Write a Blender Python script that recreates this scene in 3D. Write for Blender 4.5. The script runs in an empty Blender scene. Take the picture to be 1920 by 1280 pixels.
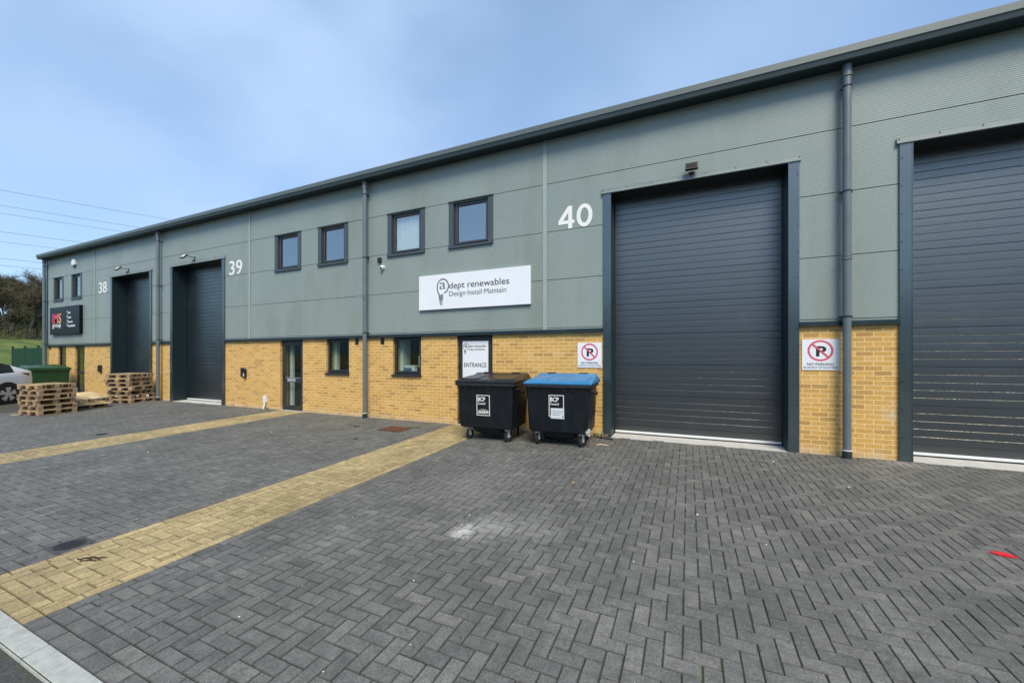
import bpy, bmesh, math, random
from mathutils import Vector, Matrix, noise
R = math.radians
rng = random.Random(7)
SC = bpy.context.scene
COL = SC.collection

# ------------------------------------------------------------------ camera
CAMX, CAMY, CAMZ = 0.0, -7.8, 1.56
cam = bpy.data.cameras.new('camera'); co = bpy.data.objects.new('camera', cam); COL.objects.link(co)
co.location = (CAMX, CAMY, CAMZ); co.rotation_euler = (R(90), 0, R(24.2))
cam.sensor_width = 36.0; cam.lens = 36.0 * 735 / 1920
cam.shift_y = 29.6 / 1920; cam.clip_start = 0.05; cam.clip_end = 3000
SC.camera = co

# ------------------------------------------------------------------ world
SUN_EL, SUN_AZ = R(50), R(150)          # high soft sun behind the camera, to its right
w = bpy.data.worlds.new('World'); SC.world = w; w.use_nodes = True
N, L = w.node_tree.nodes, w.node_tree.links
N.clear()
out = N.new('ShaderNodeOutputWorld'); bg = N.new('ShaderNodeBackground'); bg.inputs[1].default_value = 0.12
sky = N.new('ShaderNodeTexSky'); sky.sky_type = 'NISHITA'; sky.sun_disc = False
sky.sun_elevation = SUN_EL; sky.sun_rotation = SUN_AZ; sky.air_density = 1.0; sky.dust_density = 0.6; sky.ozone_density = 2.0
tc = N.new('ShaderNodeTexCoord'); mp = N.new('ShaderNodeMapping'); mp.inputs['Scale'].default_value = (1.0, 1.0, 1.7)
mp.inputs['Location'].default_value = (0.55, 0.10, 0.25)
nz = N.new('ShaderNodeTexNoise'); nz.inputs['Scale'].default_value = 1.35; nz.inputs['Detail'].default_value = 3.2; nz.inputs['Roughness'].default_value = 0.46
cr = N.new('ShaderNodeValToRGB'); cr.color_ramp.elements[0].position = 0.28; cr.color_ramp.elements[1].position = 0.92
cr.color_ramp.elements[0].color = (0.14, 0.14, 0.14, 1); cr.color_ramp.elements[1].color = (0.86, 0.86, 0.86, 1)
mx = N.new('ShaderNodeMix'); mx.data_type = 'RGBA'; mx.inputs['B'].default_value = (3.2, 4.3, 6.05, 1)
L.new(tc.outputs['Generated'], mp.inputs[0]); L.new(mp.outputs[0], nz.inputs['Vector']); L.new(nz.outputs['Fac'], cr.inputs[0])
# one broad veil of thin bright cloud low in the north-west
hd = Vector((-0.82, 0.42, 0.47)).normalized()
vd = N.new('ShaderNodeVectorMath'); vd.operation = 'DOT_PRODUCT'; vd.inputs[1].default_value = hd; L.new(tc.outputs['Generated'], vd.inputs[0])
vr = N.new('ShaderNodeMapRange'); vr.interpolation_type = 'SMOOTHERSTEP'; vr.inputs[1].default_value = 0.76; vr.inputs[2].default_value = 1.0; vr.inputs[4].default_value = 0.50; L.new(vd.outputs['Value'], vr.inputs[0])
n2 = N.new('ShaderNodeTexNoise'); n2.inputs['Scale'].default_value = 2.6; n2.inputs['Detail'].default_value = 5; n2.inputs['Roughness'].default_value = 0.5; L.new(mp.outputs[0], n2.inputs['Vector'])
n2r = N.new('ShaderNodeMapRange'); n2r.inputs[1].default_value = 0.3; n2r.inputs[2].default_value = 0.62; n2r.inputs[3].default_value = 0.35; L.new(n2.outputs['Fac'], n2r.inputs[0])
vm = N.new('ShaderNodeMath'); vm.operation = 'MULTIPLY'; L.new(vr.outputs[0], vm.inputs[0]); L.new(n2r.outputs[0], vm.inputs[1])
va_ = N.new('ShaderNodeMath'); va_.operation = 'ADD'; va_.use_clamp = True; L.new(vm.outputs[0], va_.inputs[0]); L.new(cr.outputs[0], va_.inputs[1])
L.new(va_.outputs[0], mx.inputs['Factor']); tint = N.new('ShaderNodeVectorMath'); tint.operation = 'MULTIPLY'; tint.inputs[1].default_value = (0.80, 1.04, 1.20)   # deep clean winter blue
L.new(sky.outputs[0], tint.inputs[0]); L.new(tint.outputs[0], mx.inputs['A']); L.new(mx.outputs['Result'], bg.inputs[0]); L.new(bg.outputs[0], out.inputs[0])

# ------------------------------------------------------------------ sun
sl = bpy.data.lights.new('sun', 'SUN'); sl.energy = 2.9; sl.angle = R(28); sl.color = (1.0, 0.90, 0.72)
so = bpy.data.objects.new('sun', sl); COL.objects.link(so)
sd = Vector((math.sin(SUN_AZ) * math.cos(SUN_EL), math.cos(SUN_AZ) * math.cos(SUN_EL), math.sin(SUN_EL)))
so.rotation_euler = sd.to_track_quat('Z', 'Y').to_euler(); so.location = (0, -20, 30)

SC.view_settings.view_transform = 'Standard'; SC.view_settings.look = 'None'
SC.view_settings.exposure = 0.55; SC.view_settings.gamma = 1.0
SC.cycles.use_denoising = True

# ------------------------------------------------------------------ helpers
def srgb(r, g, b):
    f = lambda c: (c / 255 / 12.92) if c / 255 <= 0.04045 else ((c / 255 + 0.055) / 1.055) ** 2.4
    return (f(r), f(g), f(b), 1)

def nodes(name):
    m = bpy.data.materials.new(name); m.use_nodes = True
    nt = m.node_tree; b = nt.nodes['Principled BSDF']
    return m, nt.nodes, nt.links, b

def mat(name, col, rough=0.6, metal=0.0, var=0.12, vscale=6.0, bump=0.0, bscale=60.0, spec=0.5, dirt=None, dscale=1.5, stretch=(1, 1, 1)):
    """base colour with two octaves of real colour variation, optional dirt colour patches, optional fine bump"""
    m, n, l, b = nodes(name)
    t = n.new('ShaderNodeTexCoord'); mpp = n.new('ShaderNodeMapping'); mpp.inputs['Scale'].default_value = stretch
    l.new(t.outputs['Object'], mpp.inputs[0])
    a = n.new('ShaderNodeTexNoise'); a.inputs['Scale'].default_value = vscale; a.inputs['Detail'].default_value = 6
    l.new(mpp.outputs[0], a.inputs['Vector'])
    mr = n.new('ShaderNodeMapRange'); mr.inputs[1].default_value = 0.3; mr.inputs[2].default_value = 0.7
    mr.inputs[3].default_value = 1 - var; mr.inputs[4].default_value = 1 + var
    l.new(a.outputs['Fac'], mr.inputs[0])
    mu = n.new('ShaderNodeVectorMath'); mu.operation = 'SCALE'; mu.inputs[0].default_value = col[:3]
    l.new(mr.outputs[0], mu.inputs['Scale']); last = mu.outputs[0]
    if dirt:
        d = n.new('ShaderNodeTexNoise'); d.inputs['Scale'].default_value = dscale; d.inputs['Detail'].default_value = 8; d.inputs['Roughness'].default_value = 0.65
        l.new(mpp.outputs[0], d.inputs['Vector'])
        r2 = n.new('ShaderNodeMapRange'); r2.inputs[1].default_value = 0.52; r2.inputs[2].default_value = 0.75; r2.inputs[4].default_value = dirt[1]
        l.new(d.outputs['Fac'], r2.inputs[0])
        x = n.new('ShaderNodeMix'); x.data_type = 'RGBA'; x.inputs['B'].default_value = dirt[0]
        l.new(r2.outputs[0], x.inputs['Factor']); l.new(last, x.inputs['A']); last = x.outputs['Result']
    l.new(last, b.inputs['Base Color'])
    b.inputs['Roughness'].default_value = rough; b.inputs['Metallic'].default_value = metal
    b.inputs['Specular IOR Level'].default_value = spec
    if bump:
        bn = n.new('ShaderNodeTexNoise'); bn.inputs['Scale'].default_value = bscale; bn.inputs['Detail'].default_value = 3
        l.new(t.outputs['Object'], bn.inputs['Vector'])
        bb = n.new('ShaderNodeBump'); bb.inputs['Strength'].default_value = bump; bb.inputs['Distance'].default_value = 0.01
        l.new(bn.outputs['Fac'], bb.inputs['Height']); l.new(bb.outputs[0], b.inputs['Normal'])
    return m

class MB:
    def __init__(s): s.v = []; s.f = []; s.m = []
    def add(s, vs, fs, mi=0):
        o = len(s.v); s.v += [tuple(p) for p in vs]
        for f in fs: s.f.append(tuple(i + o for i in f)); s.m.append(mi)
        return s
    def box(s, x0, x1, y0, y1, z0, z1, mi=0, rot=None, piv=None):
        v = [Vector((x, y, z)) for z in (z0, z1) for y in (y0, y1) for x in (x0, x1)]
        if rot is not None:
            c = Vector(piv) if piv is not None else Vector(((x0 + x1) / 2, (y0 + y1) / 2, (z0 + z1) / 2))
            v = [rot @ (p - c) + c for p in v]
        return s.add(v, [(0, 2, 3, 1), (4, 5, 7, 6), (0, 1, 5, 4), (2, 6, 7, 3), (0, 4, 6, 2), (1, 3, 7, 5)], mi)
    def tube(s, pts, r, n=10, mi=0, caps=True):
        pts = [Vector(p) for p in pts]; rs = r if isinstance(r, (list, tuple)) else [r] * len(pts)
        vs = []; fs = []; ref = Vector((0, 0, 1))
        for i, p in enumerate(pts):
            d = (pts[min(i + 1, len(pts) - 1)] - pts[max(i - 1, 0)]).normalized()
            if abs(d.dot(ref)) > 0.98: ref = Vector((1, 0, 0)) if abs(d.x) < 0.9 else Vector((0, 1, 0))
            a = d.cross(ref).normalized(); b = d.cross(a)
            for k in range(n):
                t = 2 * math.pi * k / n; vs.append(p + (a * math.cos(t) + b * math.sin(t)) * rs[i])
        for i in range(len(pts) - 1):
            for k in range(n):
                k2 = (k + 1) % n; fs.append((i * n + k, i * n + k2, (i + 1) * n + k2, (i + 1) * n + k))
        if caps: fs.append(tuple(range(n - 1, -1, -1))); fs.append(tuple((len(pts) - 1) * n + k for k in range(n)))
        return s.add(vs, fs, mi)
    def rings(s, rings, mi=0, cap=True):
        n = len(rings[0]); vs = [p for r in rings for p in r]; fs = []
        for i in range(len(rings) - 1):
            for k in range(n):
                k2 = (k + 1) % n; fs.append((i * n + k, i * n + k2, (i + 1) * n + k2, (i + 1) * n + k))
        if cap: fs.append(tuple(range(n - 1, -1, -1))); fs.append(tuple((len(rings) - 1) * n + k for k in range(n)))
        return s.add(vs, fs, mi)
    def prof_x(s, prof, x0, x1, mi=0, closed=True):
        n = len(prof); vs = [(x0, y, z) for y, z in prof] + [(x1, y, z) for y, z in prof]
        fs = [(i, (i + 1) % n, n + (i + 1) % n, n + i) for i in range(n if closed else n - 1)]
        if closed: fs += [tuple(range(n - 1, -1, -1)), tuple(range(n, 2 * n))]
        return s.add(vs, fs, mi)
    def build(s, name, mats, parent=None, smooth=False, bevel=0.0, seg=1):
        me = bpy.data.meshes.new(name); me.from_pydata(s.v, [], s.f)
        mats = mats if isinstance(mats, (list, tuple)) else [mats]
        for m in mats: me.materials.append(m)
        if len(mats) > 1: me.polygons.foreach_set('material_index', s.m)
        bm = bmesh.new(); bm.from_mesh(me); bmesh.ops.recalc_face_normals(bm, faces=bm.faces); bm.to_mesh(me); bm.free()
        if smooth: me.polygons.foreach_set('use_smooth', [True] * len(me.polygons))
        o = bpy.data.objects.new(name, me); COL.objects.link(o)
        if parent: o.parent = parent
        if bevel:
            b = o.modifiers.new('bevel', 'BEVEL'); b.width = bevel; b.segments = seg; b.limit_method = 'ANGLE'; b.angle_limit = R(40)
        if smooth:
            try: me.set_sharp_from_angle(angle=R(35))
            except Exception: pass
        return o

def tag(o, label=None, cat=None, group=None, kind=None):
    if label: o['label'] = label
    if cat: o['category'] = cat
    if group: o['group'] = group
    if kind: o['kind'] = kind
    return o
def thing(name, label, cat, loc=(0, 0, 0), rz=0, group=None):
    o = bpy.data.objects.new(name, None); COL.objects.link(o); o.location = loc; o.rotation_euler = (0, 0, rz)
    o.empty_display_size = 0.2
    return tag(o, label, cat, group)
def dup(root, loc, rz, label=None, rot=None):
    r = root.copy(); COL.objects.link(r); r.location = loc; r.rotation_euler = rot if rot else (0, 0, rz)
    if label: r['label'] = label
    def rec(a, b):
        for ch in list(a.children):
            if ch is b: continue
            c = ch.copy(); COL.objects.link(c); c.parent = b; rec(ch, c)
    rec(root, r)
    return r

def text_mesh(name, body, x, z, w_, h_, m, parent, y=-0.001, bold=0.0, thick=0.0015, shear=0.0, align='L'):
    """lettering as real thin mesh, fitted to a w_ x h_ box whose lower-left corner is x, z (in the xz plane)"""
    cu = bpy.data.curves.new(name, 'FONT'); cu.body = body; cu.size = 1; cu.offset = bold; cu.extrude = 0.0; cu.shear = shear; cu.resolution_u = 4
    ob = bpy.data.objects.new(name, cu); COL.objects.link(ob)
    dg = bpy.context.evaluated_depsgraph_get(); dg.update()
    me = bpy.data.meshes.new_from_object(ob.evaluated_get(dg)); bpy.data.objects.remove(ob); bpy.data.curves.remove(cu)
    xs = [v.co.x for v in me.vertices]; ys = [v.co.y for v in me.vertices]
    x0, x1, y0, y1 = min(xs), max(xs), min(ys), max(ys)
    sx = w_ / (x1 - x0); sy = h_ / (y1 - y0) if h_ else sx
    bm = bmesh.new(); bm.from_mesh(me)
    r = bmesh.ops.extrude_face_region(bm, geom=bm.faces[:])
    for v in [g for g in r['geom'] if isinstance(g, bmesh.types.BMVert)]: v.co.z += thick
    for v in bm.verts: v.co = Vector(((v.co.x - x0) * sx + x, y - v.co.z, (v.co.y - y0) * sy + z))
    for f in bm.faces: f.smooth = False
    bmesh.ops.recalc_face_normals(bm, faces=bm.faces); bm.to_mesh(me); bm.free()
    me.name = name; me.materials.clear(); me.materials.append(m)
    o = bpy.data.objects.new(name, me); COL.objects.link(o)
    if parent: o.parent = parent
    return o

def ribbon(mb, pts, w_, y=-0.001, t=0.0015, mi=0):
    """a flat stroke of width w_ along pts (x, z), standing t proud"""
    P_ = [Vector((p[0], p[1])) for p in pts]; Lf = []; Rt = []
    for i, p in enumerate(P_):
        d = (P_[min(i + 1, len(P_) - 1)] - P_[max(i - 1, 0)]).normalized(); nrm = Vector((-d.y, d.x)) * w_ / 2
        Lf.append(p + nrm); Rt.append(p - nrm)
    for i in range(len(P_) - 1):
        q = [Lf[i], Lf[i + 1], Rt[i + 1], Rt[i]]
        vs = [(a.x, y, a.y) for a in q] + [(a.x, y - t, a.y) for a in q]
        mb.add(vs, [(0, 1, 2, 3), (7, 6, 5, 4), (0, 4, 5, 1), (1, 5, 6, 2), (2, 6, 7, 3), (3, 7, 4, 0)], mi)

GS = 0.0247                                 # forecourt falls towards the road
def gz(y): return GS * max(min(y, 0.0), -6.9)

# ------------------------------------------------------------------ materials
M = {}
M['clad'] = mat('sage_cladding', (0.262, 0.312, 0.288, 1), 0.42, var=0.05, vscale=1.2, dirt=((0.205, 0.238, 0.195, 1), 0.8), dscale=0.9, stretch=(1, 1, 0.25))
M['strip'] = mat('sage_cover_strip', (0.30, 0.365, 0.34, 1), 0.4, var=0.04, vscale=3)
M['dark'] = mat('anthracite_trim', (0.014, 0.028, 0.034, 1), 0.30, var=0.15, vscale=3, dirt=((0.09, 0.10, 0.10, 1), 0.25))
M['trim'] = mat('grey_door_trim', (0.020, 0.040, 0.048, 1), 0.24, var=0.12, vscale=3, dirt=((0.07, 0.08, 0.08, 1), 0.3))
M['reveal'] = mat('dark_reveal_lining', (0.008, 0.018, 0.022, 1), 0.45, var=0.15, vscale=3)
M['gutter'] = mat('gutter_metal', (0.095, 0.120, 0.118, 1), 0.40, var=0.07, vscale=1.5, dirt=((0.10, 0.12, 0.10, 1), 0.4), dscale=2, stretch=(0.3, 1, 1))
M['gutter_shaded'] = mat('gutter_shaded_metal', (0.035, 0.052, 0.056, 1), 0.45, var=0.1, vscale=2)  # darker gutter metal: shade on the down-facing lower face put into the colour
M['flash'] = mat('pale_flashing', (0.19, 0.225, 0.215, 1), 0.38, var=0.1, vscale=3, dirt=((0.10, 0.12, 0.11, 1), 0.4))
M['pipe'] = mat('grey_plastic_pipe', (0.125, 0.15, 0.158, 1), 0.35, var=0.08, vscale=4, dirt=((0.18, 0.19, 0.18, 1), 0.3))
M['shutter'] = mat('anthracite_sectional_door', (0.007, 0.013, 0.018, 1), 0.30, var=0.10, vscale=2.5, bump=0.25, bscale=90, dirt=((0.035, 0.042, 0.048, 1), 0.35), dscale=1.2)
M['frame'] = mat('window_frame_grey', (0.030, 0.032, 0.036, 1), 0.38, var=0.1)
M['frame2'] = mat('brown_grey_frame', (0.050, 0.046, 0.048, 1), 0.40, var=0.1)
M['surround'] = mat('window_surround_metal', (0.055, 0.072, 0.080, 1), 0.35, var=0.08)
M['black'] = mat('black_plastic', (0.012, 0.012, 0.014, 1), 0.4, var=0.2)
M['rubber'] = mat('black_rubber', (0.015, 0.015, 0.016, 1), 0.8, var=0.3)
M['white'] = mat('white_plastic', (0.74, 0.76, 0.76, 1), 0.4, var=0.04)
M['signwhite'] = mat('white_sign_face', (0.76, 0.785, 0.82, 1), 0.35, var=0.025, vscale=2)
M['ink'] = mat('dark_sign_ink', (0.045, 0.045, 0.052, 1), 0.5, var=0.05)
M['inkblack'] = mat('black_sign_ink', (0.010, 0.014, 0.014, 1), 0.5, var=0.05)
M['red'] = mat('faded_red_ink', (0.62, 0.10, 0.14, 1), 0.5, var=0.08)
M['numwhite'] = mat('white_number_vinyl', (0.78, 0.78, 0.75, 1), 0.45, var=0.03)
M['conc'] = mat('concrete_threshold', (0.50, 0.49, 0.46, 1), 0.85, var=0.10, vscale=9, bump=0.25, bscale=120, dirt=((0.28, 0.26, 0.23, 1), 0.6), dscale=4)
M['kerb'] = mat('kerb_concrete', (0.37, 0.385, 0.36, 1), 0.9, var=0.14, vscale=22, bump=0.5, bscale=160, dirt=((0.21, 0.21, 0.165, 1), 0.75), dscale=7)
M['alu'] = mat('aluminium', (0.62, 0.64, 0.65, 1), 0.35, metal=0.6, var=0.08)
M['galv'] = mat('galvanised_steel', (0.60, 0.61, 0.62, 1), 0.38, metal=0.45, var=0.25, vscale=40)
M['binbody'] = mat('black_bin_plastic', (0.0045, 0.0075, 0.0115, 1), 0.42, spec=0.38, var=0.25, vscale=5, bump=0.12, bscale=40, dirt=((0.018, 0.022, 0.027, 1), 0.5), dscale=3, stretch=(1, 1, 0.4))
M['binblack'] = mat('black_bin_lid', (0.010, 0.011, 0.013, 1), 0.34, var=0.25, vscale=5, dirt=((0.05, 0.048, 0.045, 1), 0.4), dscale=5)
M['binblue'] = mat('blue_bin_lid', (0.030, 0.190, 0.40, 1), 0.42, var=0.10, vscale=5, dirt=((0.16, 0.30, 0.48, 1), 0.4), dscale=5)
M['bingreen'] = mat('green_bin_plastic', (0.014, 0.062, 0.018, 1), 0.42, var=0.15, vscale=4, dirt=((0.05, 0.09, 0.05, 1), 0.4), dscale=3)
M['rust'] = mat('rusty_iron', (0.115, 0.042, 0.018, 1), 0.85, var=0.35, vscale=18, bump=0.4, bscale=90, dirt=((0.06, 0.025, 0.014, 1), 0.8), dscale=9)
M['iron'] = mat('cast_iron', (0.016, 0.017, 0.019, 1), 0.7, var=0.3, vscale=30, bump=0.4, bscale=150)
M['carwhite'] = mat('white_car_paint', (0.72, 0.745, 0.78, 1), 0.22, var=0.01)
M['carwhite'].node_tree.nodes['Principled BSDF'].inputs['Coat Weight'].default_value = 0.6
M['carglass'] = mat('dark_car_glass', (0.008, 0.010, 0.014, 1), 0.06, var=0.0)
M['tail'] = mat('dark_red_lamp', (0.10, 0.006, 0.008, 1), 0.12, var=0.1)
M['fence'] = mat('green_fence_paint', (0.009, 0.050, 0.024, 1), 0.5, var=0.15)
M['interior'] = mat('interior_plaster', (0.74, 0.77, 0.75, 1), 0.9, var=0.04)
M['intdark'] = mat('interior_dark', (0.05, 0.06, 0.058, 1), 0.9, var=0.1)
M['blind'] = mat('pale_blind', (0.86, 0.88, 0.86, 1), 0.8, var=0.05, vscale=12, stretch=(3, 1, 0.2))
M['wire'] = mat('power_cable', (0.16, 0.18, 0.24, 1), 0.6)
M['roof'] = mat('roof_sheet', (0.20, 0.22, 0.22, 1), 0.5)
M['scrubber'] = mat('chalk', (0.6, 0.6, 0.58, 1), 0.9)

M['shutter'].node_tree.nodes['Principled BSDF'].inputs['IOR'].default_value = 2.4
for k_ in ('shutter', 'trim'): M[k_].node_tree.nodes['Principled BSDF'].inputs['Specular Tint'].default_value = (1.0, 0.97, 0.91, 1)
M['trim'].node_tree.nodes['Principled BSDF'].inputs['IOR'].default_value = 2.2
def wood(name, col, grey=0.3):
    m, n, l, b = nodes(name)
    t = n.new('ShaderNodeTexCoord'); oi = n.new('ShaderNodeObjectInfo')
    ad = n.new('ShaderNodeVectorMath'); ad.operation = 'ADD'
    sc = n.new('ShaderNodeVectorMath'); sc.operation = 'SCALE'; sc.inputs['Scale'].default_value = 31.0
    cmb = n.new('ShaderNodeCombineXYZ')
    for k in range(3): l.new(oi.outputs['Random'], cmb.inputs[k])
    l.new(cmb.outputs[0], sc.inputs[0]); l.new(t.outputs['Object'], ad.inputs[0]); l.new(sc.outputs[0], ad.inputs[1])
    mp_ = n.new('ShaderNodeMapping'); mp_.inputs['Scale'].default_value = (2.2, 7, 14); l.new(ad.outputs[0], mp_.inputs[0])
    a = n.new('ShaderNodeTexNoise'); a.inputs['Scale'].default_value = 1.0; a.inputs['Detail'].default_value = 7; a.inputs['Roughness'].default_value = 0.6
    l.new(mp_.outputs[0], a.inputs['Vector'])
    r_ = n.new('ShaderNodeValToRGB'); e = r_.color_ramp.elements
    e[0].position = 0.30; e[0].color = tuple(c * 0.45 for c in col[:3]) + (1,)
    e[1].position = 0.68; e[1].color = tuple(min(1, c * 1.25) for c in col[:3]) + (1,)
    e2 = r_.color_ramp.elements.new(0.48); e2.color = tuple(c * 0.9 + 0.02 for c in col[:3]) + (1,)
    l.new(a.outputs['Fac'], r_.inputs[0])
    mr = n.new('ShaderNodeMapRange'); mr.inputs[3].default_value = 0.55; mr.inputs[4].default_value = 1.30; l.new(oi.outputs['Random'], mr.inputs[0])
    mu = n.new('ShaderNodeVectorMath'); mu.operation = 'SCALE'; l.new(r_.outputs[0], mu.inputs[0]); l.new(mr.outputs[0], mu.inputs['Scale'])
    l.new(mu.outputs[0], b.inputs['Base Color']); b.inputs['Roughness'].default_value = 0.85
    return m
M['wood'] = wood('weathered_pallet_wood', (0.47, 0.34, 0.18, 1))
M['woodlight'] = wood('fresh_pallet_wood', (0.72, 0.55, 0.30, 1))
M['block'] = wood('pallet_block_wood', (0.30, 0.19, 0.105, 1))

def glass(name, refl, tint=(0.75, 0.85, 0.82, 1), rcol=(0.92, 0.88, 0.84, 1)):
    m, n, l, b = nodes(name); n.remove(b); o = n['Material Output']
    g = n.new('ShaderNodeBsdfGlossy'); g.inputs['Roughness'].default_value = 0.02; g.inputs[0].default_value = rcol
    t = n.new('ShaderNodeBsdfTransparent'); t.inputs[0].default_value = tint
    fr = n.new('ShaderNodeLayerWeight'); fr.inputs[0].default_value = 0.5      # Schlick curve, the same from both sides
    pw = n.new('ShaderNodeMath'); pw.operation = 'POWER'; pw.inputs[1].default_value = 5.0; l.new(fr.outputs['Facing'], pw.inputs[0])
    ma = n.new('ShaderNodeMath'); ma.operation = 'MULTIPLY_ADD'; ma.inputs[1].default_value = 0.96 - refl; ma.inputs[2].default_value = refl + 0.04; ma.use_clamp = True
    mx_ = n.new('ShaderNodeMixShader'); l.new(pw.outputs[0], ma.inputs[0]); l.new(ma.outputs[0], mx_.inputs[0]); l.new(t.outputs[0], mx_.inputs[1]); l.new(g.outputs[0], mx_.inputs[2])
    l.new(mx_.outputs[0], o.inputs[0]); return m
M['glass_up'] = glass('upper_pane_glass', 0.26, tint=(0.9, 0.94, 0.92, 1))
M['glass_low'] = glass('lower_pane_glass', 0.05, tint=(0.88, 0.95, 0.92, 1))

def brick_mat():
    m, n, l, b = nodes('buff_brick')
    t = n.new('ShaderNodeTexCoord'); sp = n.new('ShaderNodeSeparateXYZ'); l.new(t.outputs['Object'], sp.inputs[0])
    ay = n.new('ShaderNodeMath'); ay.operation = 'ADD'; l.new(sp.outputs[0], ay.inputs[0]); l.new(sp.outputs[1], ay.inputs[1])
    cb = n.new('ShaderNodeCombineXYZ'); l.new(ay.outputs[0], cb.inputs[0]); l.new(sp.outputs[2], cb.inputs[1])
    # slightly wobbling joints
    wn = n.new('ShaderNodeTexNoise'); wn.inputs['Scale'].default_value = 14; wn.inputs['Detail'].default_value = 2; l.new(t.outputs['Object'], wn.inputs['Vector'])
    ws = n.new('ShaderNodeVectorMath'); ws.operation = 'MULTIPLY_ADD'; ws.inputs[1].default_value = (0.008, 0.005, 0); ws.inputs[2].default_value = (30.0 - 0.004, 3.0 - 0.0045, 0)
    l.new(wn.outputs['Color'], ws.inputs[0]); va = n.new('ShaderNodeVectorMath'); va.operation = 'ADD'; l.new(cb.outputs[0], va.inputs[0]); l.new(ws.outputs[0], va.inputs[1])
    br = n.new('ShaderNodeTexBrick'); br.inputs['Scale'].default_value = 1; br.inputs['Brick Width'].default_value = 0.225; br.inputs['Row Height'].default_value = 0.075
    br.inputs['Mortar Size'].default_value = 0.0058; br.inputs['Mortar Smooth'].default_value = 0.25; br.inputs['Bias'].default_value = 0.0
    br.offset = 0.5
    br.inputs['Color1'].default_value = (0, 0, 0, 1); br.inputs['Color2'].default_value = (1, 1, 1, 1); br.inputs['Mortar'].default_value = (0.5, 0.5, 0.5, 1)
    l.new(va.outputs[0], br.inputs['Vector'])
    cr_ = n.new('ShaderNodeValToRGB'); e = cr_.color_ramp.elements
    e[0].position = 0.0; e[0].color = (0.42, 0.238, 0.072, 1); e[1].position = 1.0; e[1].color = (0.65, 0.40, 0.130, 1)
    k = cr_.color_ramp.elements.new(0.30); k.color = (0.57, 0.335, 0.092, 1)
    k = cr_.color_ramp.elements.new(0.80); k.color = (0.61, 0.35, 0.092, 1)
    l.new(br.outputs['Color'], cr_.inputs[0])
    f = n.new('ShaderNodeTexNoise'); f.inputs['Scale'].default_value = 55; f.inputs['Detail'].default_value = 5; f.inputs['Roughness'].default_value = 0.7; l.new(t.outputs['Object'], f.inputs['Vector'])
    fr = n.new('ShaderNodeMapRange'); fr.inputs[1].default_value = 0.3; fr.inputs[2].default_value = 0.7; fr.inputs[3].default_value = 0.80; fr.inputs[4].default_value = 1.18; l.new(f.outputs['Fac'], fr.inputs[0])
    mu = n.new('ShaderNodeVectorMath'); mu.operation = 'SCALE'; l.new(cr_.outputs[0], mu.inputs[0]); l.new(fr.outputs[0], mu.inputs['Scale'])
    # mortar
    mm = n.new('ShaderNodeMix'); mm.data_type = 'RGBA'; mm.inputs['B'].default_value = (0.80, 0.62, 0.32, 1)
    l.new(br.outputs['Fac'], mm.inputs['Factor']); l.new(mu.outputs[0], mm.inputs['A'])
    # small black chips
    ch = n.new('ShaderNodeTexNoise'); ch.inputs['Scale'].default_value = 9.5; ch.inputs['Detail'].default_value = 4; ch.inputs['Roughness'].default_value = 0.75
    mpc = n.new('ShaderNodeMapping'); mpc.inputs['Scale'].default_value = (1, 1, 2.2); l.new(t.outputs['Object'], mpc.inputs[0]); l.new(mpc.outputs[0], ch.inputs['Vector'])
    cm = n.new('ShaderNodeMapRange'); cm.inputs[1].default_value = 0.735; cm.inputs[2].default_value = 0.76; cm.inputs[4].default_value = 0.9; l.new(ch.outputs['Fac'], cm.inputs[0])
    m2 = n.new('ShaderNodeMix'); m2.data_type = 'RGBA'; m2.inputs['B'].default_value = (0.055, 0.035, 0.018, 1); l.new(cm.outputs[0], m2.inputs['Factor']); l.new(mm.outputs['Result'], m2.inputs['A'])
    # pale chalky bloom: at the foot of the wall and one scuffed patch beside the right-hand door
    z1 = n.new('ShaderNodeMapRange'); z1.inputs[1].default_value = 0.16; z1.inputs[2].default_value = -0.02; z1.inputs[3].default_value = 0; z1.inputs[4].default_value = 0.62; l.new(sp.outputs[2], z1.inputs[0])
    dv = n.new('ShaderNodeVectorMath'); dv.operation = 'DISTANCE'; dv.inputs[1].default_value = (2.86, 0.0, 0.72); l.new(t.outputs['Object'], dv.inputs[0])
    d1 = n.new('ShaderNodeMapRange'); d1.inputs[1].default_value = 0.20; d1.inputs[2].default_value = 0.02; d1.inputs[3].default_value = 0; d1.inputs[4].default_value = 0.7; l.new(dv.outputs['Value'], d1.inputs[0])
    mxx = n.new('ShaderNodeMath'); mxx.operation = 'MAXIMUM'; l.new(z1.outputs[0], mxx.inputs[0]); l.new(d1.outputs[0], mxx.inputs[1])
    bn_ = n.new('ShaderNodeTexNoise'); bn_.inputs['Scale'].default_value = 7; bn_.inputs['Detail'].default_value = 6; l.new(t.outputs['Object'], bn_.inputs['Vector'])
    bm_ = n.new('ShaderNodeMapRange'); bm_.inputs[1].default_value = 0.35; bm_.inputs[2].default_value = 0.65; l.new(bn_.outputs['Fac'], bm_.inputs[0])
    bl = n.new('ShaderNodeMath'); bl.operation = 'MULTIPLY'; l.new(mxx.outputs[0], bl.inputs[0]); l.new(bm_.outputs[0], bl.inputs[1])
    m3 = n.new('ShaderNodeMix'); m3.data_type = 'RGBA'; m3.inputs['B'].default_value = (0.60, 0.53, 0.42, 1); l.new(bl.outputs[0], m3.inputs['Factor']); l.new(m2.outputs['Result'], m3.inputs['A'])
    l.new(m3.outputs['Result'], b.inputs['Base Color']); b.inputs['Roughness'].default_value = 0.88
    hb = n.new('ShaderNodeMath'); hb.operation = 'MULTIPLY_ADD'; hb.inputs[1].default_value = -1.0; l.new(br.outputs['Fac'], hb.inputs[0]); l.new(f.outputs['Fac'], hb.inputs[2])
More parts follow.
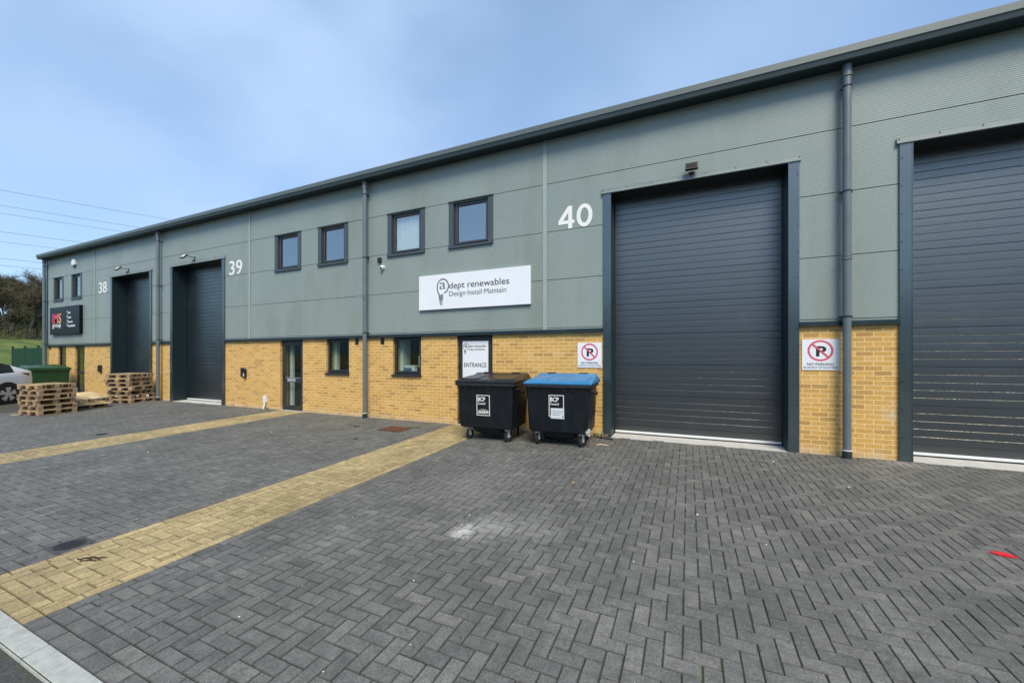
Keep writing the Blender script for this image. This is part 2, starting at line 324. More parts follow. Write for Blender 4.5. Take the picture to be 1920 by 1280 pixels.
    bu = n.new('ShaderNodeBump'); bu.inputs['Strength'].default_value = 0.55; bu.inputs['Distance'].default_value = 0.004; l.new(hb.outputs[0], bu.inputs['Height']); l.new(bu.outputs[0], b.inputs['Normal'])
    return m
M['brick'] = brick_mat()

def paver_mat(name, c0, c1, c2, stain=None):
    m, n, l, b = nodes(name)
    t = n.new('ShaderNodeTexCoord'); at = n.new('ShaderNodeAttribute'); at.attribute_name = 'tone'
    r_ = n.new('ShaderNodeValToRGB'); e = r_.color_ramp.elements; e[0].color = c0; e[1].color = c2; k = e.new(0.5); k.color = c1
    ed = n.new('ShaderNodeMath'); ed.operation = 'LESS_THAN'; ed.inputs[1].default_value = -1.0; l.new(at.outputs['Fac'], ed.inputs[0])
    ea = n.new('ShaderNodeMath'); ea.operation = 'MULTIPLY_ADD'; ea.inputs[1].default_value = 10.0; l.new(ed.outputs[0], ea.inputs[0]); l.new(at.outputs['Fac'], ea.inputs[2]); l.new(ea.outputs[0], r_.inputs[0])
    f = n.new('ShaderNodeTexNoise'); f.inputs['Scale'].default_value = 85; f.inputs['Detail'].default_value = 4; f.inputs['Roughness'].default_value = 0.7; l.new(t.outputs['Object'], f.inputs['Vector'])
    fr = n.new('ShaderNodeMapRange'); fr.inputs[1].default_value = 0.3; fr.inputs[2].default_value = 0.7; fr.inputs[3].default_value = 0.58; fr.inputs[4].default_value = 1.42; l.new(f.outputs['Fac'], fr.inputs[0])
    g = n.new('ShaderNodeTexNoise'); g.inputs['Scale'].default_value = 1.1; g.inputs['Detail'].default_value = 6; g.inputs['Roughness'].default_value = 0.6; l.new(t.outputs['Object'], g.inputs['Vector'])
    gr = n.new('ShaderNodeMapRange'); gr.inputs[1].default_value = 0.3; gr.inputs[2].default_value = 0.7; gr.inputs[3].default_value = 0.84; gr.inputs[4].default_value = 1.20; l.new(g.outputs['Fac'], gr.inputs[0])
    g2 = n.new('ShaderNodeTexNoise'); g2.inputs['Scale'].default_value = 11; g2.inputs['Detail'].default_value = 5; g2.inputs['Roughness'].default_value = 0.65; l.new(t.outputs['Object'], g2.inputs['Vector'])
    g2r = n.new('ShaderNodeMapRange'); g2r.inputs[1].default_value = 0.3; g2r.inputs[2].default_value = 0.7; g2r.inputs[3].default_value = 0.78; g2r.inputs[4].default_value = 1.24; l.new(g2.outputs['Fac'], g2r.inputs[0])
    p1 = n.new('ShaderNodeMath'); p1.operation = 'MULTIPLY'; l.new(fr.outputs[0], p1.inputs[0]); l.new(gr.outputs[0], p1.inputs[1])
    p2 = n.new('ShaderNodeMath'); p2.operation = 'MULTIPLY'; l.new(p1.outputs[0], p2.inputs[0]); l.new(g2r.outputs[0], p2.inputs[1])
    mu = n.new('ShaderNodeVectorMath'); mu.operation = 'SCALE'; l.new(r_.outputs[0], mu.inputs[0]); l.new(p2.outputs[0], mu.inputs['Scale']); last = mu.outputs[0]
    # pale grains and scuffs
    s_ = n.new('ShaderNodeTexNoise'); s_.inputs['Scale'].default_value = 60; s_.inputs['Detail'].default_value = 2; l.new(t.outputs['Object'], s_.inputs['Vector'])
    sm = n.new('ShaderNodeMapRange'); sm.inputs[1].default_value = 0.72; sm.inputs[2].default_value = 0.77; sm.inputs[4].default_value = 0.55; l.new(s_.outputs['Fac'], sm.inputs[0])
    m1 = n.new('ShaderNodeMix'); m1.data_type = 'RGBA'; m1.inputs['B'].default_value = (0.45, 0.44, 0.42, 1); l.new(sm.outputs[0], m1.inputs['Factor']); l.new(last, m1.inputs['A']); last = m1.outputs['Result']
    for (px, py, rad, amt, colr, sx_, sy_) in (stain or []):
        mp_ = n.new('ShaderNodeMapping'); mp_.vector_type = 'POINT'; mp_.inputs['Location'].default_value = (-px * sx_, -py * sy_, 0); mp_.inputs['Scale'].default_value = (sx_, sy_, 0)
        l.new(t.outputs['Object'], mp_.inputs[0])
        ln = n.new('ShaderNodeVectorMath'); ln.operation = 'LENGTH'; l.new(mp_.outputs[0], ln.inputs[0])
        sn = n.new('ShaderNodeTexNoise'); sn.inputs['Scale'].default_value = 16; sn.inputs['Detail'].default_value = 8; sn.inputs['Roughness'].default_value = 0.75; l.new(t.outputs['Object'], sn.inputs['Vector'])
        sb = n.new('ShaderNodeMath'); sb.operation = 'MULTIPLY_ADD'; sb.inputs[1].default_value = rad * 1.9; l.new(sn.outputs['Fac'], sb.inputs[0]); l.new(ln.outputs['Value'], sb.inputs[2])
        mr_ = n.new('ShaderNodeMapRange'); mr_.inputs[1].default_value = rad * 1.75; mr_.inputs[2].default_value = rad * 0.95; mr_.inputs[3].default_value = 0; mr_.inputs[4].default_value = amt; l.new(sb.outputs[0], mr_.inputs[0])
        m4 = n.new('ShaderNodeMix'); m4.data_type = 'RGBA'; m4.inputs['B'].default_value = colr; l.new(mr_.outputs[0], m4.inputs['Factor']); l.new(last, m4.inputs['A']); last = m4.outputs['Result']
    de = n.new('ShaderNodeMapRange'); de.inputs[3].default_value = 1.0; de.inputs[4].default_value = 0.60; l.new(ed.outputs[0], de.inputs[0])
    dm = n.new('ShaderNodeVectorMath'); dm.operation = 'SCALE'; l.new(last, dm.inputs[0]); l.new(de.outputs[0], dm.inputs['Scale']); last = dm.outputs[0]
    l.new(last, b.inputs['Base Color']); b.inputs['Roughness'].default_value = 0.72; b.inputs['Specular IOR Level'].default_value = 0.4
    bu = n.new('ShaderNodeBump'); bu.inputs['Strength'].default_value = 0.35; bu.inputs['Distance'].default_value = 0.003; l.new(f.outputs['Fac'], bu.inputs['Height']); l.new(bu.outputs[0], b.inputs['Normal'])
    return m
M['paver'] = paver_mat('charcoal_paving_block', (0.094, 0.095, 0.088, 1), (0.118, 0.118, 0.109, 1), (0.150, 0.147, 0.133, 1),
    [(-1.98, -4.56, 0.15, 0.85, (0.55, 0.54, 0.51, 1), 0.9, 0.6), (-1.80, -4.38, 0.26, 0.42, (0.45, 0.44, 0.42, 1), 0.7, 0.5), (-1.4, -4.2, 0.30, 0.22, (0.40, 0.39, 0.37, 1), 0.6, 0.5),
     (-2.6, -3.4, 0.9, 0.20, (0.30, 0.29, 0.27, 1), 0.8, 0.8), (-0.62, -3.4, 0.30, 0.30, (0.055, 0.055, 0.055, 1), 1.5, 0.10), (0.92, -3.2, 0.30, 0.26, (0.055, 0.055, 0.055, 1), 1.5, 0.10), (1.6, -5.2, 0.22, 0.35, (0.05, 0.05, 0.052, 1), 0.8, 0.9), (2.9, -0.2, 0.28, 0.45, (0.42, 0.38, 0.36, 1), 0.6, 1.0), (-7.4, -1.7, 0.5, 0.25, (0.15, 0.09, 0.055, 1), 0.5, 1)])
M['yellow'] = paver_mat('buff_paving_block', (0.275, 0.212, 0.105, 1), (0.345, 0.268, 0.132, 1), (0.415, 0.325, 0.168, 1),
    [(-4.55, -6.15, 0.16, 0.35, (0.16, 0.12, 0.07, 1), 0.6, 1.0), (-4.7, -6.5, 0.22, 0.3, (0.20, 0.15, 0.09, 1), 0.6, 1.0)])

def bed_mat():
    m, n, l, b = nodes('joint_sand')
    t = n.new('ShaderNodeTexCoord'); a = n.new('ShaderNodeTexNoise'); a.inputs['Scale'].default_value = 2.5; a.inputs['Detail'].default_value = 6; l.new(t.outputs['Object'], a.inputs['Vector'])
    r_ = n.new('ShaderNodeValToRGB'); e = r_.color_ramp.elements; e[0].position = 0.42; e[0].color = (0.022, 0.021, 0.018, 1); e[1].position = 0.62; e[1].color = (0.045, 0.060, 0.018, 1)
    l.new(a.outputs['Fac'], r_.inputs[0]); l.new(r_.outputs[0], b.inputs['Base Color']); b.inputs['Roughness'].default_value = 1; return m
M['bed'] = bed_mat()

def asphalt_mat():
    m, n, l, b = nodes('asphalt')
    t = n.new('ShaderNodeTexCoord')
    v = n.new('ShaderNodeTexVoronoi'); v.inputs['Scale'].default_value = 90; l.new(t.outputs['Object'], v.inputs['Vector'])
    r_ = n.new('ShaderNodeValToRGB'); e = r_.color_ramp.elements; e[0].position = 0.0; e[0].color = (0.036, 0.035, 0.034, 1); e[1].position = 1.0; e[1].color = (0.085, 0.082, 0.078, 1)
    l.new(v.outputs['Color'], r_.inputs[0])
    a = n.new('ShaderNodeTexNoise'); a.inputs['Scale'].default_value = 24; a.inputs['Detail'].default_value = 3; l.new(t.outputs['Object'], a.inputs['Vector'])
    mr = n.new('ShaderNodeMapRange'); mr.inputs[1].default_value = 0.70; mr.inputs[2].default_value = 0.76; mr.inputs[4].default_value = 0.7; l.new(a.outputs['Fac'], mr.inputs[0])
    x = n.new('ShaderNodeMix'); x.data_type = 'RGBA'; x.inputs['B'].default_value = (0.30, 0.29, 0.27, 1); l.new(mr.outputs[0], x.inputs['Factor']); l.new(r_.outputs[0], x.inputs['A'])
    # moss against the kerb
    sp = n.new('ShaderNodeSeparateXYZ'); l.new(t.outputs['Object'], sp.inputs[0])
    ym = n.new('ShaderNodeMapRange'); ym.inputs[1].default_value = -6.99; ym.inputs[2].default_value = -6.89; ym.inputs[4].default_value = 0.9; l.new(sp.outputs[1], ym.inputs[0])
    g = n.new('ShaderNodeTexNoise'); g.inputs['Scale'].default_value = 12; g.inputs['Detail'].default_value = 5; l.new(t.outputs['Object'], g.inputs['Vector'])
    gm = n.new('ShaderNodeMapRange'); gm.inputs[1].default_value = 0.42; gm.inputs[2].default_value = 0.6; l.new(g.outputs['Fac'], gm.inputs[0])
    mm = n.new('ShaderNodeMath'); mm.operation = 'MULTIPLY'; l.new(ym.outputs[0], mm.inputs[0]); l.new(gm.outputs[0], mm.inputs[1])
    y_ = n.new('ShaderNodeMix'); y_.data_type = 'RGBA'; y_.inputs['B'].default_value = (0.055, 0.052, 0.024, 1); l.new(mm.outputs[0], y_.inputs['Factor']); l.new(x.outputs['Result'], y_.inputs['A'])
    l.new(y_.outputs['Result'], b.inputs['Base Color']); b.inputs['Roughness'].default_value = 0.85
    bu = n.new('ShaderNodeBump'); bu.inputs['Strength'].default_value = 0.8; bu.inputs['Distance'].default_value = 0.006; l.new(v.outputs['Distance'], bu.inputs['Height']); l.new(bu.outputs[0], b.inputs['Normal'])
    return m
M['asphalt'] = asphalt_mat()

def grass_mat():
    m, n, l, b = nodes('field_grass')
    t = n.new('ShaderNodeTexCoord'); mp_ = n.new('ShaderNodeMapping'); mp_.inputs['Scale'].default_value = (0.10, 0.35, 1); l.new(t.outputs['Object'], mp_.inputs[0])
    a = n.new('ShaderNodeTexNoise'); a.inputs['Scale'].default_value = 1.6; a.inputs['Detail'].default_value = 10; a.inputs['Roughness'].default_value = 0.68; l.new(mp_.outputs[0], a.inputs['Vector'])
    r_ = n.new('ShaderNodeValToRGB'); e = r_.color_ramp.elements; e[0].position = 0.34; e[0].color = (0.050, 0.080, 0.016, 1); e[1].position = 0.66; e[1].color = (0.165, 0.195, 0.052, 1)
    k = e.new(0.5); k.color = (0.090, 0.125, 0.026, 1)
    l.new(a.outputs['Fac'], r_.inputs[0]); l.new(r_.outputs[0], b.inputs['Base Color']); b.inputs['Roughness'].default_value = 0.95; b.inputs['Specular IOR Level'].default_value = 0.2
    bu = n.new('ShaderNodeBump'); bu.inputs['Strength'].default_value = 0.8; bu.inputs['Distance'].default_value = 0.15; f = n.new('ShaderNodeTexNoise'); f.inputs['Scale'].default_value = 4; f.inputs['Detail'].default_value = 6
    l.new(t.outputs['Object'], f.inputs['Vector']); l.new(f.outputs['Fac'], bu.inputs['Height']); l.new(bu.outputs[0], b.inputs['Normal']); return m
M['grass'] = grass_mat()

# ================================================================== SETTING
# ---- terrain: one sheet to the horizon; meadow rising to a wooded hill beyond the left end of the building
def terr(x, y):
    z = -0.30
    if y > -7.5: z = min(-0.30 + (y + 7.5) * 0.03, -0.13)
    d = -x - 44
    if d > 0:
        t = min(d / 75.0, 1.0); z += 5.1 * (t * t * (3 - 2 * t))
        if d > 75: z += (d - 75) * 0.16 * math.exp(-max(0, d - 75) / 160)
        z += 0.25 * noise.noise(Vector((x * 0.05, y * 0.05, 0)))
    return z
xs = [-1500, -900, -600, -420, -320, -260, -220] + [-200 + 5 * i for i in range(32)] + [-40, -30, -15, 0, 20, 60, 150, 400, 900, 1500]
ys = [-1500, -700, -350, -200, -120, -80, -50, -35, -25, -15, -9, -7.5, -4, 0, 2, 5, 10, 15, 20, 26, 32, 38, 46, 55, 70, 90, 120, 180, 300, 600, 1500]
mb = MB(); nx = len(xs)
mb.add([(x, y, terr(x, y)) for y in ys for x in xs], [(j * nx + i, j * nx + i + 1, (j + 1) * nx + i + 1, (j + 1) * nx + i) for j in range(len(ys) - 1) for i in range(nx - 1)])
tag(mb.build('ground', M['grass'], smooth=True), kind='structure')

# ---- road (asphalt) in front and beyond the left end of the forecourt
mb = MB()
mb.add([(-60, -30.5, -0.2), (60, -30.5, -0.2), (60, -6.9, -0.2), (-60, -6.9, -0.2)], [(0, 1, 2, 3)])
yy = [-6.9, 0.0, 0.05, 34]; zz = [-0.178, -0.008, -0.008, -0.008]
for a in range(3):
    mb.add([(-60 if a < 3 else -60, yy[a], zz[a]), (-18.56, yy[a], zz[a]), (-18.56, yy[a + 1], zz[a + 1]), (-60, yy[a + 1], zz[a + 1])], [(0, 1, 2, 3)])
mb.add([(-60, -6.9, -0.2), (-18.56, -6.9, -0.2), (-18.56, -6.9, -0.178), (-60, -6.9, -0.178)], [(0, 1, 2, 3)])
# meadow edge keeps the asphalt to x > -42 where it is seen
for i, v in enumerate(mb.v):
    if v[0] == -60 and v[1] > -7: mb.v[i] = (-33.0, v[1], v[2])
tag(mb.build('road', M['asphalt']), kind='structure')

# ---- block paving
def blocks(mb, tones, regions_fn, rect_list):
    for (x0, x1, y0, y1) in rect_list:
        g_, c_, ch = 0.0021, 0.0050, 0.0046
        j = rng.uniform(-0.0015, 0.0015); th_ = rng.gauss(0, 0.006); tx = rng.uniform(-0.004, 0.004); ty = rng.uniform(-0.004, 0.004)
        a0, a1, b0, b1 = x0 + g_, x1 - g_, y0 + g_, y1 - g_
        jx = rng.uniform(-0.0014, 0.0014); jy = rng.uniform(-0.0014, 0.0014)
        a0 += jx; a1 += jx; b0 += jy; b1 += jy
        cx_, cy_ = (a0 + a1) / 2, (b0 + b1) / 2
        z = lambda x, y, d: GS * y + j + (x - cx_) * tx + (y - cy_) * ty + d
        vs = []
        for (p, q, d) in ((a0 + c_, b0 + c_, 0), (a1 - c_, b0 + c_, 0), (a1 - c_, b1 - c_, 0), (a0 + c_, b1 - c_, 0),
                          (a0, b0, -ch), (a1, b0, -ch), (a1, b1, -ch), (a0, b1, -ch),
                          (a0, b0, -0.02), (a1, b0, -0.02), (a1, b1, -0.02), (a0, b1, -0.02)):
            p, q = cx_ + (p - cx_) - th_ * (q - cy_), cy_ + (q - cy_) + th_ * (p - cx_)
            vs.append((p, q, z(p, q, d)))
        o = len(mb.v); mb.v += vs
        fs = [(0, 1, 2, 3)] + [(4 + k, 4 + (k + 1) % 4, (k + 1) % 4, k) for k in range(4)] + [(8 + k, 8 + (k + 1) % 4, 4 + (k + 1) % 4, 4 + k) for k in range(4)]
        mb.f += [tuple(i + o for i in f) for f in fs]
        t = min(1, max(0, rng.gauss(0.5, 0.22))); tones += [t] + [t - 10.0] * 8

def herring(x0, x1, y0, y1, ox=0.0, oy=0.0):
    u = 0.1; res = []
    i0, i1 = math.floor((x0 - ox) / u) - 2, math.ceil((x1 - ox) / u) + 2
    j0, j1 = math.floor((y0 - oy) / u) - 2, math.ceil((y1 - oy) / u) + 2
    for j in range(j0, j1):
        for i in range(i0, i1):
            k = (i - j) % 4
            if k == 0: r_ = (i, i + 2, j, j + 1)
            elif k == 3: r_ = (i, i + 1, j, j + 2)
            else: continue
            a, b_, c, d = max(x0, ox + r_[0] * u), min(x1, ox + r_[1] * u), max(y0, oy + r_[2] * u), min(y1, oy + r_[3] * u)
            if b_ - a > 0.021 and d - c > 0.021: res.append((a, b_, c, d))
    return res
def course_x(x0, x1, y0, y1, off=0.0, ln=0.2):
    res = []; x = x0 - off
    while x < x1 - 1e-6:
        a, b_ = max(x, x0), min(x + ln, x1)
        if b_ - a > 0.03: res.append((a, b_, y0, y1))
        x += ln
    return res
def course_y(x0, x1, y0, y1, off=0.0, ln=0.2):
    return [(x0, x1, c, d) for (c, d, _, _) in course_x(y0, y1, 0, 1, off, ln)]

YK = -6.785
S1 = (-10.99, -9.95); S2 = (-4.98, -3.93)
def bay(x0, x1, le, re):
    r_ = []
    r_ += course_x(x0, x1, YK, YK + 0.1, 0.03) + course_x(x0, x1, YK + 0.1, YK + 0.2, 0.13) + course_x(x0, x1, -0.1, 0.0, 0.07)
    a, b_ = x0, x1
    if le: r_ += course_y(x0, x0 + 0.1, YK + 0.2, -0.1, 0.05); a += 0.1
    if re: r_ += course_y(x1 - 0.1, x1, YK + 0.2, -0.1, 0.11); b_ -= 0.1
    return r_ + herring(a, b_, YK + 0.2, -0.1, x0, -0.1)
def make_paving(name, rects, m):
    mb = MB(); tones = []; blocks(mb, tones, None, rects)
    me = bpy.data.meshes.new(name); me.from_pydata(mb.v, [], mb.f); me.materials.append(m)
    at = me.attributes.new('tone', 'FLOAT', 'FACE'); at.data.foreach_set('value', tones)
    o = bpy.data.objects.new(name, me); COL.objects.link(o); return tag(o, kind='structure')
make_paving('pavement', bay(-18.5, S1[0], True, True) + bay(S1[1], S2[0], True, True) + bay(S2[1], 12.6, True, False), M['paver'])
for (a, b_) in (S1, S2):
    rr_ = course_y(a, a + 0.1, YK, -0.1, 0.0) + course_y(b_ - 0.1, b_, YK, -0.1, 0.1) + course_x(a, b_, -0.1, 0.0, 0.0)
    rr_ += course_x(a + 0.1, b_ - 0.1, YK, YK + 0.1, 0.1) + herring(a + 0.1, b_ - 0.1, YK + 0.1, -0.1, a, -0.1)
    make_paving('path', rr_, M['yellow'])
mb = MB(); mb.add([(-18.5, -6.9, GS * -6.9 - 0.0085), (13, -6.9, GS * -6.9 - 0.0085), (13, 0.2, GS * 0.0 - 0.0085), (-18.5, 0.2, -0.0085)], [(0, 1, 2, 3)])
mb.v = [(x, y, GS * y - 0.0095) for x, y, z in mb.v]
tag(mb.build('soil', M['bed']), kind='structure')
# drainage line across the end of the paving
mb = MB(); x = YK
for k in range(14):
    a, b_ = YK + k * 0.5, min(YK + (k + 1) * 0.5, -0.02)
    if b_ - a > 0.05: mb.add([(-18.56, a + .004, GS * a), (-18.50, a + .004, GS * a), (-18.50, b_ - .004, GS * b_), (-18.56, b_ - .004, GS * b_), (-18.56, a + .004, GS * a - .05), (-18.50, a + .004, GS * a - .05), (-18.50, b_ - .004, GS * b_ - .05), (-18.56, b_ - .004, GS * b_ - .05)],
        [(0, 1, 2, 3), (0, 4, 5, 1), (1, 5, 6, 2), (2, 6, 7, 3), (3, 7, 4, 0)])
tag(mb.build('drainage_channel', M['iron']), 'narrow dark drainage channel crossing the far left end of the paving', 'drain')
# kerb
mb = MB(); x = -3.515 - 0.915 * 17
while x < 14:
    prof = [(-6.905, -0.30), (-6.905, -0.205), (-6.902, -0.186), (-6.890, -0.1755), (-6.787, GS * YK + 0.002), (-6.787, -0.30)]
    mb.prof_x(prof, x + 0.005, x + 0.910); x += 0.915
tag(mb.build('kerb', M['kerb'], bevel=0.004), kind='structure')

# ---- dark terrace added for the doors and glass to mirror (behind the camera, seen only in reflections)
opp = thing('reflection_block', 'unseen grey terrace behind the viewer, added to darken reflections in doors and windows', 'building', (0, -30, -0.2))
mb = MB(); mb.box(-150, 60, -14, 0, 0, 2.2, 0); mb.build('brick_wall', M['brick'], opp)
mb = MB(); mb.box(-150, 60, -14, 0.03, 2.2, 6.4, 0); mb.build('cladding', M['clad'], opp)
for i in range(-9, 10):
    mb = MB(); mb.box(-38 + i * 10, -34.8 + i * 10, 0.02, 0.05, 0.0, 4.8, 0); mb.build('roller_door', M['shutter'], opp)
mb = MB(); mb.box(-150.2, 60.2, -14.2, 0.3, 6.4, 6.6, 0); mb.build('roof', M['gutter'], opp)

# ================================================================== BUILDING
B = thing('industrial_building', 'long terrace of business units, sage green ribbed cladding over buff brick', 'building', (0, 0, 0))
BX0, BX1 = -27.35, 12.45
DOORS = [(-21.09, -18.30), (-16.75, -13.87), (-1.375, 1.507), (3.055, 5.90)]           # roller door openings
DTOP = 4.77
UW = [(-26.58, -25.58), (-24.79, -23.79), (-11.28, -10.15), (-9.455, -8.325), (-6.965, -5.815), (-5.125, -3.965), (8.0, 9.13), (9.9, 11.03)]
UZ0, UZ1 = 4.085, 5.175
GW = [(-26.19, -25.37), (-9.165, -8.307), (-6.816, -5.941), (9.0, 9.87)]
GZ0, GZ1 = 1.10, 2.075
PD = [(-24.49, -23.58), (-11.065, -10.104), (-4.922, -3.988), (7.1, 8.05)]
ZB = 2.075                                                                          # underside of the flashing

def columns(x0, x1, holes):
    xs = sorted({x0, x1} | {h[0] for h in holes} | {h[1] for h in holes})
    for a, b_ in zip(xs, xs[1:]):
        yield a, b_, [(h[2], h[3]) for h in holes if h[0] < (a + b_) / 2 < h[1]]
def solids(z0, z1, hs):
    cur = z0; res = []
    for a, b_ in sorted(hs):
        if a > cur: res.append((cur, min(a, z1)))
        cur = max(cur, b_)
    if cur < z1: res.append((cur, z1))
    return res
# brick
holes = [(a - 0.065, b_ + 0.065, -1, 9) for a, b_ in DOORS] + [(a, b_, GZ0, 9) for a, b_ in GW] + [(a, b_, -1, 9) for a, b_ in PD]
mb = MB()
for a, b_, hs in columns(BX0, BX1, holes):
    for z0, z1 in solids(-0.3, ZB + 0.03, hs): mb.box(a, b_, 0.012, 0.27, z0, z1)
    if any(abs(b_ - (d[0] - 0.065)) < 1e-6 for d in DOORS): mb.build('brick_wall', M['brick'], B); mb = MB()
mb.build('brick_wall', M['brick'], B)
# ribbed cladding
J = [2.17 - 1.005 + 1.005 * k for k in range(1, 6)]      # 2.17 3.175 4.18 5.185 6.19
def rib_profile(z0, z1):
    pts = []
    for k in range(-1, 5):
        zb = 2.17 + 1.005 * k; p = (1.005 - 0.014) / 33
        pts += [(zb, 0.016), (zb + 0.006, 0.016)]
        for i in range(33):
            q = zb + 0.0065 + i * p
            pts += [(q, 0.0), (q + p * 0.70, 0.0), (q + p * 0.79, 0.0030), (q + p * 0.93, 0.0030)]
        pts += [(zb + 0.9985, 0.0), (zb + 0.999, 0.016)]
    pts.sort(key=lambda t: t[0])
    def at(z):
        for (a, ya), (b_, yb) in zip(pts, pts[1:]):
            if a <= z <= b_: return ya + (yb - ya) * ((z - a) / (b_ - a) if b_ > a else 0)
        return 0
    return [(at(z0), z0)] + [(y, z) for z, y in pts if z0 < z < z1] + [(at(z1), z1)]
ch = [(a - 0.065, b_ + 0.065, 0, DTOP + 0.045) for a, b_ in DOORS] + [(a + 0.03, b_ - 0.03, UZ0 + 0.02, UZ1 - 0.02) for a, b_ in UW]
mb = MB()
for a, b_, hs in columns(BX0, BX1, ch):
    for z0, z1 in solids(2.125, 6.16, hs):
        mb.prof_x(rib_profile(z0, z1) + [(0.08, z1), (0.08, z0)], a, b_)
mb.build('ribbed_cladding', M['clad'], B)
# end walls, back wall, roof and inside
mb = MB(); mb.box(BX0, BX0 + 0.1, 0.28, 20, -0.3, 6.25); mb.box(BX1 - 0.1, BX1, 0.28, 20, -0.3, 6.25); mb.box(BX0, BX1, 20.002, 20.1, -0.3, 6.3)
mb.build('end_wall', M['clad'], B)
mb = MB(); mb.prof_x([(-0.05, 6.21), (-0.05, 6.25), (10, 7.2), (20.3, 6.30), (20.3, 6.26), (10, 7.15)], BX0 - 0.03, BX1 + 0.03); mb.build('roof', M['roof'], B)
# rooms behind the glass
def room(x0, x1, z0, z1, y0, y1, part_x, pl_=0.3):
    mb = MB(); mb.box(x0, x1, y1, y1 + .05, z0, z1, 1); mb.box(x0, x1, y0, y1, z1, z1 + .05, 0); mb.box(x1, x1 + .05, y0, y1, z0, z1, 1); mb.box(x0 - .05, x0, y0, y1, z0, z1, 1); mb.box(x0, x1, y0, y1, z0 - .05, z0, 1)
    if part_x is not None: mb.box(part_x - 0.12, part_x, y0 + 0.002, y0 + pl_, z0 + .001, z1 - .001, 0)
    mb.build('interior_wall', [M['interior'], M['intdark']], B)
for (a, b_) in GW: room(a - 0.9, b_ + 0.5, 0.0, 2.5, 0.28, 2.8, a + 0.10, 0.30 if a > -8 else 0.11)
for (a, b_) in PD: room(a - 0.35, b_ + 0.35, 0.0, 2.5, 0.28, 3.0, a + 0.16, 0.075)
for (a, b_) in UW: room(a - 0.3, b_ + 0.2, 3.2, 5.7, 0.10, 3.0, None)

# cover strips
for x in (-22.62, -12.48, -2.743, 7.4):
    mb = MB(); mb.box(x - 0.042, x + 0.042, -0.012, -0.0005, 2.14, 6.12); mb.box(x - 0.045, x - 0.034, -0.019, -0.0121, 2.14, 6.12); mb.box(x + 0.034, x + 0.045, -0.019, -0.0121, 2.14, 6.12)
    mb.build('cover_strip', M['strip'], B)
# base flashing between the doors
edges = [BX0] + [v for d in DOORS for v in (d[0] - 0.15, d[1] + 0.15)] + [BX1]
for a, b_ in zip(edges[0::2], edges[1::2]):
    mb = MB(); mb.prof_x([(0.01, 2.145), (-0.012, 2.140), (-0.055, 2.125), (-0.055, 2.060), (-0.045, 2.060), (-0.045, 2.085), (0.20, 2.095), (0.20, 2.145)], a, b_); mb.build('base_flashing', M['dark'], B)
# gutter / eaves
mb = MB()
mb.prof_x([(-0.03, 6.20), (-0.03, 6.285), (-0.300, 6.285), (-0.318, 6.270), (-0.318, 6.165), (-0.300, 6.160)], BX0 - 0.07, BX1 + 0.07)
g_ = mb.build('gutter', M['gutter'], B, bevel=0.004)
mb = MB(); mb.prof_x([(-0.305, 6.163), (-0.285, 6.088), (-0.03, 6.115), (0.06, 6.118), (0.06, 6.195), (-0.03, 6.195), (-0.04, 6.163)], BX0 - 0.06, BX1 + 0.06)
mb.build('gutter_sole', M['gutter_shaded'], g_)
mb = MB(); mb.prof_x([(-0.283, 6.0855), (-0.275, 6.072), (-0.03, 6.098), (0.06, 6.10), (0.06, 6.1165), (-0.03, 6.1135)], BX0 - 0.055, BX1 + 0.055); mb.build('soffit', M['reveal'], g_)  # underside coloured near-black to carry the shadow below the gutter
# corner trim
mb = MB(); mb.box(BX0 - 0.012, BX0 + 0.09, -0.016, -0.0005, 2.14, 6.10); mb.box(BX0 - 0.016, BX0 - 0.001, -0.016, 0.2, 2.14, 6.10); mb.build('corner_trim', M['gutter'], B)

# downpipes
def downpipe(x):
    mb = MB(); y = -0.13; r = 0.055
    mb.tube([(x, y, 0.02), (x, y, 5.93)], r, 20)
    mb.tube([(x, y, 5.90), (x, y, 5.96), (x, y, 5.965), (x, y - 0.02, 6.12)], [r + .012, r + .012, r + .004, r + .004], 20)
    p = mb.build('downpipe', M['pipe'], B, smooth=True)
    for z in (3.10, 5.93, 6.03): mb = MB(); mb.tube([(x, y, z - .035), (x, y, z - 0.03), (x, y, z - 0.005), (x, y, z), (x, y, z + 0.03), (x, y, z + .035)], [r + .003, r + .009, r + .009, r + .005, r + .010, r + .003], 20); mb.build('coupling', M['pipe'], p, smooth=True)
    for z in (2.19, 4.13, 5.75):
        mb = MB(); mb.tube([(x, y, z - .012), (x, y, z + .012)], r + .006, 18); mb.box(x - 0.09, x + 0.09, -0.075, -0.063, z - .012, z + .012); mb.box(x - 0.02, x + 0.02, -0.07, 0.0, z - .012, z + .012)
        mb.build('pipe_clip', M['dark'], p)
    mb = MB(); mb.tube([(x, y, -0.02), (x, y, 0.115)], r + .009, 20); mb.build('gully_sleeve', M['dark'], p, smooth=True)
    mb = MB(); mb.tube([(x, y, 0.115), (x, y, 0.128)], r + .010, 20); mb.build('sleeve_seal', M['white'], p, smooth=True)
for x in (-27.18, -17.46, -7.61, 2.245, 12.1): downpipe(x)

